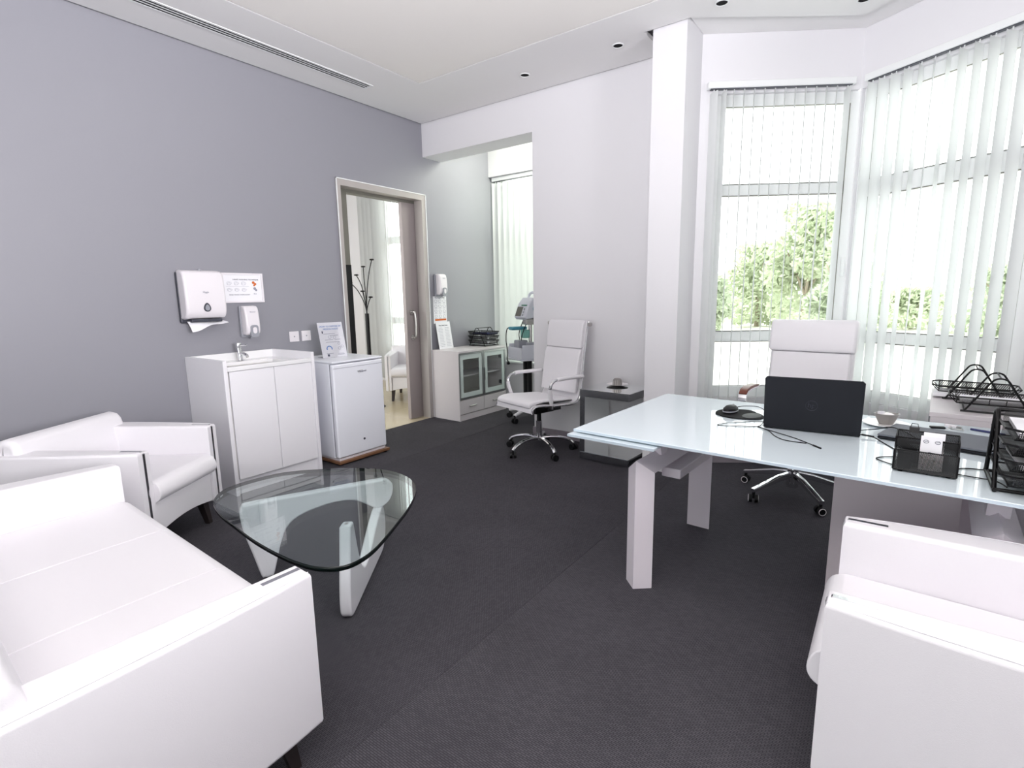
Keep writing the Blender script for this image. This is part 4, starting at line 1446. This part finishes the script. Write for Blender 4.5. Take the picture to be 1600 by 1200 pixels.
MB().prism(hp, 'y', -0.256, 0.256, r=0.022, seg=3, T=tilt).build('headrest', 'leather', t, smooth=50)
for s in (-1, 1):
    b = MB()
    pa = cr([(0.12, 0.44), (0.19, 0.50), (0.205, 0.60), (0.185, 0.672), (0.10, 0.69), (-0.06, 0.689), (-0.16, 0.684), (-0.235, 0.672)], 5, False)
    b.prism(offset_profile(pa, 0.012), 'y', s * 0.285 - 0.026, s * 0.285 + 0.026, r=0.003, seg=1)
    ao = b.build('armrest', 'chrome', t, smooth=60)
    MB().prism(offset_profile([(0.192, 0.672), (0.165, 0.693), (0.10, 0.703), (-0.04, 0.70), (-0.09, 0.697)], [0.012, 0.02, 0.022, 0.02, 0.012]), 'y', s * 0.285 - 0.025, s * 0.285 + 0.025, r=0.005).build('arm_pad', 'armwood', ao, smooth=60)

# ------------------------------------------------------------------ mirrored side table with pot
t = thing('mirrored_side_table', 'C shaped mirror clad side table standing between office chair and desk', 'side table', (2.095, 3.655, 0), R(-3))
Wt, Dt, Ht_ = 0.43, 0.40, 0.575


def mirror_slab(name, x0, x1, z0, z1):
    o = MB().box(x0, x1, 0.0, Dt, z0, z1).build(name, 'mirror', t, smooth=0)
    e_ = MB()
    e_.box(x0 + 0.002, x1 - 0.002, -0.004, 0.0, z0 + 0.002, z1 - 0.002)
    if x1 > 0.3:
        e_.box(x1, x1 + 0.004, 0.0, Dt, z0 + 0.002, z1 - 0.002)
    e_.build('mirror_edge', 'mirror_edge', o, smooth=0)
    return o


mirror_slab('bottom_slab', 0.0, Wt, 0.006, 0.066)
mirror_slab('side_slab', 0.0, 0.045, 0.066, Ht_ - 0.055)
mirror_slab('top_slab', 0.0, Wt, Ht_ - 0.055, Ht_)
b = MB()
b.box(-0.003, Wt + 0.007, -0.007, Dt, Ht_, Ht_ + 0.005, r=0.001, seg=1)
b.build('top_glass', 'mirror', t, smooth=0)
MB().box(0.02, Wt - 0.02, 0.02, Dt - 0.02, 0, 0.006).build('foot_pad', 'rubber', t, smooth=0)
px_, py_ = 2.29, 3.93
o = MB().lathe([(0.0, 0.0), (0.04, 0.0), (0.085, 0.012), (0.088, 0.015), (0.04, 0.006), (0.0, 0.005)], 32).build('saucer', 'ceramic', None, loc=(px_, py_, 0.5805))
tag(o, 'white saucer under the small ribbed pot on mirrored side table', 'plate')
t = thing('small_pot', 'small ribbed silver grey pot standing on white saucer', 'pot', (px_, py_, 0.5862))
b = MB()
b.lathe([(0.0, 0.0), (0.036, 0.0), (0.037, 0.012), (0.034, 0.045), (0.024, 0.056), (0.0, 0.060)], 24)
b.build('body', 'ceramic_grey', t)
b = MB()
for k in range(12):
    a = 2 * pi * k / 12
    b.tube([(0.0372 * cos(a), 0.0372 * sin(a), 0.004), (0.0375 * cos(a), 0.0375 * sin(a), 0.014), (0.0345 * cos(a), 0.0345 * sin(a), 0.045)], 0.0018, 5)
b.build('rib', 'steel', t)

# ------------------------------------------------------------------ desk
ZT = 0.722
DK = R(-3.2)
D0 = Vector((2.945, 2.035, 0))        # front left corner on the floor plan
t = thing('glass_desk', 'large desk with pale aqua glass top on angular white legs', 'desk', D0, DK)
LX, DY = 2.05, 1.04
tp = MB().box(0, LX, 0, DY, ZT - 0.012, ZT, r=0.0015, seg=1).build('glass_top', 'desk_glass', t)
MB().box(-0.002, LX + 0.002, -0.0025, 0, ZT - 0.0115, ZT - 0.0015).build('front_edge', 'desk_edge', tp, smooth=0)
for x0, x1 in ((-0.012, 0.40), (LX - 0.44, LX + 0.012)):
    lf = MB().box(x0, x1, -0.035, DY + 0.02, ZT - 0.030, ZT - 0.018, r=0.0015, seg=1).build('extension_leaf', 'desk_glass', t)
    MB().box(x0, x1, -0.0375, -0.035, ZT - 0.0295, ZT - 0.0185).build('front_edge', 'desk_edge', lf, smooth=0)


def desk_leg(x, y, ym, sy):
    """triangular column, ridge outward, folding at its head into a level triangular arm that runs to mid desk"""
    w_, rz_, cz_ = 0.063, 0.603, 0.545
    A = [(x - w_, y, 0), (x, y + sy * 0.058, 0), (x + w_, y, 0)]
    B = [(x - w_, y, cz_), (x, y + sy * 0.058, rz_), (x + w_, y, cz_)]
    Cc = [(x - w_, ym, cz_), (x, ym, rz_), (x + w_, ym, cz_)]
    f_ = [(0, 1, 2), (0, 3, 4, 1), (1, 4, 5, 2), (0, 2, 5, 3), (3, 6, 7, 4), (4, 7, 8, 5), (3, 5, 8, 6), (6, 8, 7)]
    return MB().mesh(A + B + Cc, f_).build('leg', 'desk_leg', t, smooth=0)


for x in (0.275, LX - 0.60):
    desk_leg(x, 0.125, 0.51, -1)
    desk_leg(x, 0.885, 0.51, 1)
    MB().box(x + 0.02, x + 0.11, 0.30, 0.72, 0.475, 0.52, r=0.003, seg=1).build('cross_beam', 'desk_leg', t)
    for y in (0.30, 0.68):
        MB().prism([(y - 0.03, 0.585), (y + 0.03, 0.585), (y + 0.07, ZT - 0.030), (y - 0.07, ZT - 0.030)], 'x', x - 0.03, x + 0.03).build('bracket', 'desk_leg', t, smooth=0)
for y in (0.46, 0.56):
    MB().box(0.275, LX - 0.60, y, y + 0.04, ZT - 0.08, ZT - 0.031).build('rail', 'desk_leg', t, smooth=0)
for y in (0.42, 0.60):
    MB().box(0.05, 0.255, y, y + 0.03, ZT - 0.07, ZT - 0.031).build('leaf_runner', 'desk_leg', t, smooth=0)

t = thing('drawer_pedestal', 'mauve grey drawer pedestal standing under the glass desk', 'drawer unit', (3.93, 2.555, 0), R(-3))
MB().box(0.0, 0.42, 0.02, 0.50, 0.02, 0.56).build('body', 'pedestal', t, smooth=0)
MB().box(0.0, 0.42, 0.0, 0.018, 0.012, 0.565, r=0.001, seg=1).build('back_panel', 'pedestal', t)
MB().box(-0.004, 0.424, 0.018, 0.51, 0.56, 0.585, r=0.002, seg=1).build('top_panel', 'pedestal', t)
for k in range(3):
    MB().box(0.004, 0.416, 0.502, 0.52, 0.03 + 0.176 * k, 0.20 + 0.176 * k, r=0.002, seg=1).build('drawer', 'pedestal', t)
b = MB()
for x in (0.03, 0.39):
    for y in (0.05, 0.46):
        b.cyl((x, y, 0), (x, y, 0.022), 0.018, n=10)
b.build('foot', 'black', t)


# ------------------------------------------------------------------ on the desk
def on_desk(x, y, z=ZT):
    return (x, y, z + 0.0003)


t = thing('open_laptop', 'black open laptop on the glass desk, its lid turned to the viewer', 'laptop', on_desk(3.828, 2.511), R(4.5))
MB().box(-0.181, 0.181, 0.0, 0.245, 0.003, 0.018, r=0.004).build('base', 'laptop', t)
MB().box(-0.165, 0.165, 0.02, 0.14, 0.0178, 0.0192).build('keyboard', 'black', t, smooth=0)
lT = Matrix.Translation((0, 0.0, 0.014)) @ Matrix.Rotation(R(11), 4, 'X')
lid = MB()
lid.prism(cr([(-0.172, 0.0), (0.172, 0.0), (0.181, 0.008), (0.181, 0.222), (0.172, 0.231), (-0.172, 0.231), (-0.181, 0.222), (-0.181, 0.008)], 1), 'y', -0.008, 0.0, r=0.002, seg=2, T=lT)
lo = lid.build('lid', 'laptop', t)
b = MB()
em = lT @ Matrix.Translation((0, -0.0083, 0.112))
b.tube([em @ Vector((0.022 * cos(a), 0, 0.022 * sin(a))) for a in [2 * pi * k / 28 for k in range(28)]], 0.0009, 5, True)
b.build('emblem_ring', 'emblem', lo)
text('hp', 0.030, lo, em @ face_T((0, 0, 0.0), (1, 0, 0), (0.18, 0, 1)), 'emblem', 'emblem_letters', 0.0004)
MB().box(-0.15, 0.15, 0.0002, 0.0012, 0.02, 0.215, T=lT).build('display', 'black', lo, smooth=0)
b = MB()
for x in (-0.15, 0.15):
    for y in (0.02, 0.22):
        b.cyl((x, y, 0), (x, y, 0.004), 0.008, n=10)
b.build('rubber_foot', 'rubber', t)

t = thing('mouse_mat', 'black mouse mat with rounded wrist rest at the left of the laptop', 'mouse mat', on_desk(3.49, 2.72), R(-10))
MB().prism(cr([(-0.10, -0.02), (-0.07, -0.085), (0.0, -0.115), (0.075, -0.10), (0.13, -0.045), (0.11, 0.03), (0.065, 0.07), (0.02, 0.105), (-0.05, 0.085), (-0.09, 0.04)], 5), 'z', 0.0, 0.005, r=0.001, seg=1).build('pad', 'rubber', t)
MB().lathe([(0.0, 0.011), (0.03, 0.010), (0.046, 0.007), (0.048, 0.004), (0.0, 0.004)], 20, T=Matrix.Translation((0.075, -0.02, 0.0)) @ Matrix.Diagonal((0.85, 1.4, 1, 1))).build('wrist_rest', 'black', t)
t = thing('computer_mouse', 'black computer mouse with grey wheel lying on the mouse mat', 'mouse', (3.455, 2.72, ZT + 0.0056), R(80))
b = MB()
b.lathe([(0.0, 0.0), (0.029, 0.0), (0.032, 0.008), (0.030, 0.022), (0.02, 0.033), (0.0, 0.037)], 24, T=Matrix.Diagonal((1.75, 1.0, 1, 1)))
b.build('shell', 'black', t)
MB().lathe([(0.0315, 0.006), (0.0325, 0.009), (0.0315, 0.012)], 24, T=Matrix.Diagonal((1.75, 1.0, 1, 1))).build('side_band', 'plastic_grey', t)
MB().cyl((0.028, -0.003, 0.030), (0.028, 0.003, 0.030), 0.008, n=12).build('wheel', 'plastic_grey', t)
zc_ = ZT + 0.0026
b = MB()
b.tube(cr([(3.455, 2.79, ZT + 0.016), (3.50, 2.84, ZT + 0.02), (3.57, 2.83, ZT + 0.022), (3.625, 2.74, zc_ + 0.003), (3.632, 2.63, zc_), (3.58, 2.58, zc_), (3.50, 2.50, zc_), (3.47, 2.43, zc_), (3.55, 2.46, zc_), (3.625, 2.50, zc_), (3.632, 2.58, zc_ + 0.004)], 8, False), 0.0018, 6)
tag(b.build('mouse_cable', 'black', None), 'thin black mouse cable looping from mouse mat to the laptop', 'cable')
b = MB()
b.tube(cr([(3.625, 2.50, zc_), (3.68, 2.44, zc_), (3.72, 2.36, zc_), (3.765, 2.315, zc_), (3.84, 2.31, zc_)], 8, False), 0.0019, 6)
b.tube(cr([(3.628, 2.48, zc_ + 0.002), (3.70, 2.43, zc_ + 0.002), (3.79, 2.37, zc_), (3.86, 2.30, zc_), (3.885, 2.268, zc_)], 8, False), 0.0019, 6)
b.cyl((3.865, 2.292, zc_ + 0.001), (3.895, 2.258, zc_ + 0.001), 0.0034, n=8)
tag(b.build('earphone_cable', 'black', None), 'black cable with plug lying in front of the open laptop', 'cable')
b = MB()
b.tube(cr([(4.005, 2.62, zc_ + 0.008), (4.06, 2.66, zc_ + 0.012), (4.11, 2.665, zc_ + 0.026), (4.16, 2.59, zc_ + 0.026), (4.19, 2.50, zc_ + 0.026)], 8, False), 0.0022, 6)
b.tube(cr([(4.005, 2.54, zc_ + 0.008), (4.05, 2.54, zc_ + 0.004), (4.09, 2.47, zc_), (4.13, 2.38, zc_), (4.15, 2.32, zc_)], 8, False), 0.0022, 6)
b.cyl((4.012, 2.542, zc_ + 0.008), (4.055, 2.538, zc_ + 0.005), 0.004, n=8)
tag(b.build('laptop_power_cable', 'black', None), 'black power cables running from the open laptop to the closed laptop', 'cable')
b = MB()
b.tube(cr([(4.16, 2.30, zc_), (4.10, 2.27, zc_), (4.07, 2.23, zc_), (4.10, 2.19, zc_), (4.14, 2.16, zc_)], 8, False), 0.002, 6)
b.tube(cr([(4.27, 2.19, zc_), (4.31, 2.25, zc_), (4.37, 2.27, zc_), (4.45, 2.29, zc_)], 8, False), 0.002, 6)
b.tube(cr([(4.27, 2.17, zc_), (4.33, 2.16, zc_), (4.38, 2.15, zc_), (4.40, 2.10, zc_)], 8, False), 0.002, 6)
b.tube([(4.14, 2.16, zc_), (4.27, 2.17, zc_)], 0.002, 6)
tag(b.build('desk_cable', 'black', None), 'loose black cable looping round behind the mesh desk organiser', 'cable')

t = thing('closed_laptop', 'closed grey laptop lying behind the mesh desk organiser', 'laptop', on_desk(4.275, 2.62), R(-14))
MB().box(-0.185, 0.185, -0.125, 0.125, 0.003, 0.013, r=0.003).build('base', 'laptop', t)
MB().box(-0.186, 0.186, -0.126, 0.126, 0.0145, 0.022, r=0.003).build('lid', 'laptop_grey', t)
b = MB()
for y in (-0.09, -0.05, 0.0, 0.05):
    b.box(-0.1862, -0.1850, y - 0.008, y + 0.008, 0.006, 0.010)
b.build('port', 'black', t, smooth=0)
b = MB()
for x in (-0.15, 0.15):
    for y in (-0.1, 0.1):
        b.cyl((x, y, 0), (x, y, 0.004), 0.008, n=8)
b.build('rubber_foot', 'rubber', t)

b = MB()
b.lathe([(0.0, 0.0), (0.05, 0.0), (0.088, 0.008), (0.09, 0.011), (0.05, 0.005), (0.0, 0.004)], 32)
tag(b.build('saucer', 'ceramic', None, loc=on_desk(4.09, 2.83)), 'white saucer under the cut grey bowl on the desk', 'plate')
t = thing('sugar_bowl', 'grey heart shaped bowl of white sachets standing on white saucer beside laptop', 'bowl', (4.09, 2.83, ZT + 0.0058), R(20))
bowl_o = [(0.045 * cos(a) * (1 + 0.12 * cos(2 * a)), 0.037 * sin(a)) for a in [2 * pi * k / 24 for k in range(24)]]
bb = bmesh.new()
r1 = [bb.verts.new((p[0] * 0.55, p[1] * 0.55, 0.0)) for p in bowl_o]
r2 = [bb.verts.new((p[0], p[1], 0.048)) for p in bowl_o]
r3 = [bb.verts.new((p[0] * 0.92, p[1] * 0.92, 0.048)) for p in bowl_o]
r4 = [bb.verts.new((p[0] * 0.5, p[1] * 0.5, 0.006)) for p in bowl_o]
bb.faces.new(r1[::-1])
bb.faces.new(r4)
for A_, B_ in ((r1, r2), (r2, r3), (r3, r4)):
    for k in range(24):
        bb.faces.new((A_[k], A_[(k + 1) % 24], B_[(k + 1) % 24], B_[k]))
bmesh.ops.recalc_face_normals(bb, faces=bb.faces)
MB()._merge(bb).build('bowl_body', 'ceramic_grey', t)
b = MB()
b.lathe([(0.0, 0.030), (0.034, 0.030), (0.031, 0.042), (0.016, 0.05), (0.0, 0.052)], 20, T=Matrix.Diagonal((1.05, 0.85, 1, 1)))
b.build('contents', 'ceramic', t)
MB().box(-0.04, -0.012, -0.004, 0.0, 0.035, 0.060, T=Matrix.Rotation(R(8), 4, 'X')).build('sachet', 'paper', t, smooth=0)

# mesh desk organiser: tall back pocket, low front pocket, side compartment
t = thing('desk_organiser', 'black metal mesh desk organiser at the front edge of the desk', 'desk organiser', on_desk(4.118, 2.112), R(-3))
Wo, Do = 0.165, 0.115
b = MB()
b.box(0, Wo, 0, Do, 0.006, 0.0075)
b.box(0, Wo, 0.0, 0.001, 0.008, 0.075)
b.box(0, Wo, 0.05, 0.051, 0.008, 0.105)
b.box(0, Wo, Do - 0.001, Do, 0.008, 0.118)
b.box(0.06, 0.061, 0, 0.05, 0.008, 0.075)
b.build('mesh_wall', 'mesh', t, smooth=0)
b = MB()
b.mesh([(0, 0, 0.007), (0, Do, 0.007), (0, Do, 0.118), (0, 0.05, 0.105), (0, 0, 0.075)], [(0, 1, 2, 3, 4)])
b.mesh([(Wo, 0, 0.007), (Wo, Do, 0.007), (Wo, Do, 0.118), (Wo, 0.05, 0.105), (Wo, 0, 0.075)], [(0, 1, 2, 3, 4)])
b.build('mesh_side', 'mesh', t, smooth=0)
b = MB()
rr = 0.0026
b.tube([(0, 0, 0.075), (0, 0.05, 0.106), (0, Do, 0.118), (Wo, Do, 0.118), (Wo, 0.05, 0.106), (Wo, 0, 0.075)], rr, 6, True)
b.tube([(0, 0.0, 0.007), (Wo, 0.0, 0.007), (Wo, Do, 0.007), (0, Do, 0.007)], rr, 6, True)
b.tube([(0, 0.05, 0.106), (Wo, 0.05, 0.106)], rr, 6)
for p in ((0, 0), (Wo, 0), (0, Do), (Wo, Do)):
    b.tube([(p[0], p[1], 0.007), (p[0], p[1], 0.075 if p[1] == 0 else 0.118)], rr, 6)
b.build('wire_frame', 'wire', t)
b = MB()
for p in ((0.02, 0.012), (Wo - 0.02, 0.012), (0.02, Do - 0.012), (Wo - 0.02, Do - 0.012)):
    b.cyl((p[0], p[1], 0), (p[0], p[1], 0.007), 0.007, n=10)
b.build('foot', 'rubber', t)
oT = Matrix.Translation((4.118, 2.112, ZT)) @ Matrix.Rotation(R(-3), 4, 'Z')
t = thing('card_stack', 'white printed appointment cards standing in the mesh desk organiser', 'cards', oT @ Vector((0.098, 0.03, 0.0095)), R(-3))
cT = Matrix.Rotation(R(-9), 4, 'X')
MB().box(-0.032, 0.024, 0.0, 0.008, 0, 0.112, T=cT).build('card', 'paper', t, smooth=0)
c2 = MB().box(-0.026, 0.03, 0.011, 0.013, 0, 0.124, T=cT).build('card', 'paper', t, smooth=0)
b = MB()
for (x, z) in ((-0.018, 0.094), (0.012, 0.094), (-0.006, 0.055)):
    b.tube([cT @ Vector((x + 0.007 * cos(a), -0.0004, z + 0.005 * sin(a))) for a in [2 * pi * k / 10 for k in range(10)]], 0.0008, 4, True)
    b.tube([cT @ Vector((x - 0.004, -0.0004, z)), cT @ Vector((x + 0.005, -0.0004, z + 0.002))], 0.0008, 4)
b.box(-0.02, 0.014, -0.0006, 0, 0.034, 0.0355, T=cT)
b.build('printed_mark', 'print_dark', t)
t = thing('black_card_box', 'small black card box standing in the front left pocket of the mesh organiser', 'box', oT @ Vector((0.028, 0.025, 0.009)), R(-3))
MB().box(-0.018, 0.02, -0.014, 0.014, 0, 0.05, r=0.002, seg=1).build('box_body', 'black', t)
MB().box(-0.019, 0.021, -0.015, 0.015, 0.05, 0.058, r=0.002, seg=1).build('box_lid', 'rubber', t)
t = thing('bulldog_clip', 'black bulldog clip on the back rim of the mesh organiser', 'clip', oT @ Vector((0.045, Do + 0.001, 0.121)), R(-3))
MB().prism([(-0.011, -0.012), (0.011, -0.012), (0.003, 0.006), (-0.003, 0.006)], 'x', -0.014, 0.014, T=Matrix.Translation((0, 0, 0.004))).build('clip_body', 'black', t, smooth=0)
MB().tube([(-0.012, 0.0, 0.006), (-0.008, 0.004, 0.022), (0.008, 0.004, 0.022), (0.012, 0.0, 0.006)], 0.0012, 5).build('clip_lever', 'black', t)

# keys and pens behind the closed laptop
t = thing('key_bunch', 'bunch of small keys with black tag lying behind the closed laptop', 'keys', on_desk(4.31, 2.885), R(15))
b = MB()
b.tube([(0.012 * cos(a), 0.012 * sin(a), 0.003) for a in [2 * pi * k / 16 for k in range(16)]], 0.001, 5, True)
b.build('key_ring', 'chrome', t)
for k, a in enumerate((10, 60, -40)):
    MB().box(0.010, 0.055, -0.004, 0.004, 0.0005 + 0.002 * k, 0.002 + 0.002 * k, T=Matrix.Rotation(R(a), 4, 'Z')).build('key', 'steel', t, smooth=0)
MB().box(-0.065, -0.012, -0.012, 0.012, 0.0005, 0.009, r=0.003).build('key_tag', 'black', t)
t = thing('memory_stick', 'white and silver memory stick lying beside the keys', 'memory stick', on_desk(4.33, 2.93), R(-20))
MB().box(-0.03, 0.012, -0.009, 0.009, 0.0, 0.010, r=0.002).build('stick_body', 'plastic_white', t)
MB().box(0.012, 0.028, -0.006, 0.006, 0.002, 0.007).build('plug', 'steel', t, smooth=0)
t = thing('blue_pen', 'dark blue pen lying to the right of the keys', 'pen', (4.44, 2.885, ZT + 0.0052), R(-24))
MB().cyl((-0.06, 0, 0), (0.055, 0, 0), 0.0045, n=10).build('barrel', 'navy', t)
MB().cyl((0.055, 0, 0), (0.07, 0, 0), 0.0045, 0.001, n=10).build('tip', 'steel', t)

# trays right of the desk
tdx = (4.495, 2.15, ZT + 0.0003)
wire_tray('tall black mesh letter tray of four tiers at the right front of the desk', tdx, R(-1), 4, 0.25, 0.33, 0.046, 0.030, 0.225, 0.105, True, 0.03, 0.0062)
paper_stack('paper_stack', 'white papers in the top tier of the letter tray on the desk', 'papers', (tdx[0], tdx[1], ZT + 0.030 + 0.138 + 0.004), R(-2), 0.18, 0.26, 0.014, 'paper', 'papers in the desk tray')
paper_stack('paper_stack', 'white papers in a lower tier of the letter tray on the desk', 'papers', (tdx[0], tdx[1], ZT + 0.030 + 0.046 + 0.004), R(1), 0.17, 0.25, 0.012, 'paper', 'papers in the desk tray')
CZ = 0.7466
wire_tray('nearer open wire letter tray on the white cabinet behind the desk', (4.505, 3.315, CZ), R(87), 1, 0.21, 0.35, 0.05, 0.036, 0.165, 0.115, False)
paper_stack('paper_stack', 'white papers in the nearer wire tray behind the desk', 'papers', (4.505, 3.315, CZ + 0.040), R(86), 0.15, 0.26, 0.012, 'paper', 'papers in the trays behind the desk')
wire_tray('farther open wire letter tray by the window, behind the other cabinet tray', (4.455, 3.645, CZ), R(87), 1, 0.21, 0.35, 0.05, 0.036, 0.165, 0.115, False)
paper_stack('paper_stack', 'loose white sheets lying under the farther wire tray by the window', 'papers', (4.455, 3.645, CZ + 0.009), R(85), 0.19, 0.33, 0.018, 'paper', 'papers in the trays behind the desk')

# ------------------------------------------------------------------ outdoors
struct(MB().prism([(-60, 6.2), (60, 6.2), (60, 130), (-60, 130)], 'z', -0.5, -0.12).build('ground', 'ground', smooth=0))
b = MB()
kp = cr([(0.9, 14.5, -0.08), (1.5, 12.0, -0.08), (2.2, 10.4, -0.08), (3.2, 9.9, -0.08)], 8, False)
b.tube(kp, 0.06, 6)
struct(b.build('trim_kerb', 'kerb'))


def tree(label, x, y, ztop, rad, zbase, n, m, seed):
    rnd = random.Random(seed)
    t = thing('garden_tree', label, 'tree', (x, y, -0.12), 0, 'trees outside the windows')
    H = ztop + 0.12
    tr = MB()
    tr.cyl((0, 0, 0), (0.05, 0, H * 0.6), 0.10, 0.05, n=8)
    for k in range(5):
        a = 2 * pi * k / 5
        tr.cyl((0.03, 0, H * 0.3), (rad * 0.6 * cos(a), rad * 0.6 * sin(a), H * 0.75), 0.05, 0.015, n=6)
    tr.build('trunk', 'bark', t)
    vs_, fs_ = [], []
    blobs = []
    for k in range(30):
        a, u = rnd.uniform(0, 2 * pi), rnd.random()
        zz = zbase + 0.12 + (H - zbase - 0.12) * u
        wr = rad * (1 - 0.7 * u ** 1.8) * rnd.uniform(0.2, 0.85)
        blobs.append((wr * cos(a), wr * sin(a), zz, rad * rnd.uniform(0.28, 0.45)))
    for k in range(n):
        bx, by, bz, br = rnd.choice(blobs)
        d = Vector((rnd.gauss(0, 1), rnd.gauss(0, 1), rnd.gauss(0, 1))).normalized() * br * rnd.uniform(0.55, 1.0) ** 0.5
        p = Vector((bx, by, bz)) + d
        if p.z > H or p.z < 0.1:
            continue
        e1 = Vector((rnd.gauss(0, 1), rnd.gauss(0, 1), rnd.gauss(0, 1))).normalized()
        e2 = e1.orthogonal().normalized()
        s = rnd.uniform(0.07, 0.15)
        i = len(vs_)
        vs_ += [tuple(p - e1 * s), tuple(p + e2 * s * 0.5), tuple(p + e1 * s), tuple(p - e2 * s * 0.5)]
        fs_.append((i, i + 1, i + 2, i + 3))
    me = bpy.data.meshes.new('foliage')
    me.from_pydata(vs_, [], fs_)
    me.materials.append(M[m])
    o = bpy.data.objects.new('foliage', me)
    C.objects.link(o)
    o.parent = t
    o['kind'] = 'stuff'


tree('tall pale green tree at the centre right of the frontal bay window', 1.6, 20.0, 4.15, 1.5, 0.1, 7000, 'foliage', 1)
tree('broad green tree left of the tallest tree in the frontal window', -0.6, 24.0, 3.3, 1.7, 0.0, 6000, 'foliage', 2)
tree('low rounded bush at the left edge of the frontal window', -1.45, 19.5, 1.9, 1.2, 0.0, 4200, 'foliage_dark', 3)
tree('dense green tree at the right edge of the frontal window', 3.0, 16.5, 2.7, 0.95, 0.1, 4200, 'foliage_dark', 4)
tree('low tree seen between the first slats of the right bay window', 4.57, 24.5, 1.38, 1.4, 0.0, 3600, 'foliage', 5)
tree('wide tree seen between the last slats of the right bay window', 6.8, 20.0, 2.0, 1.6, 0.0, 4600, 'foliage_dark', 6)
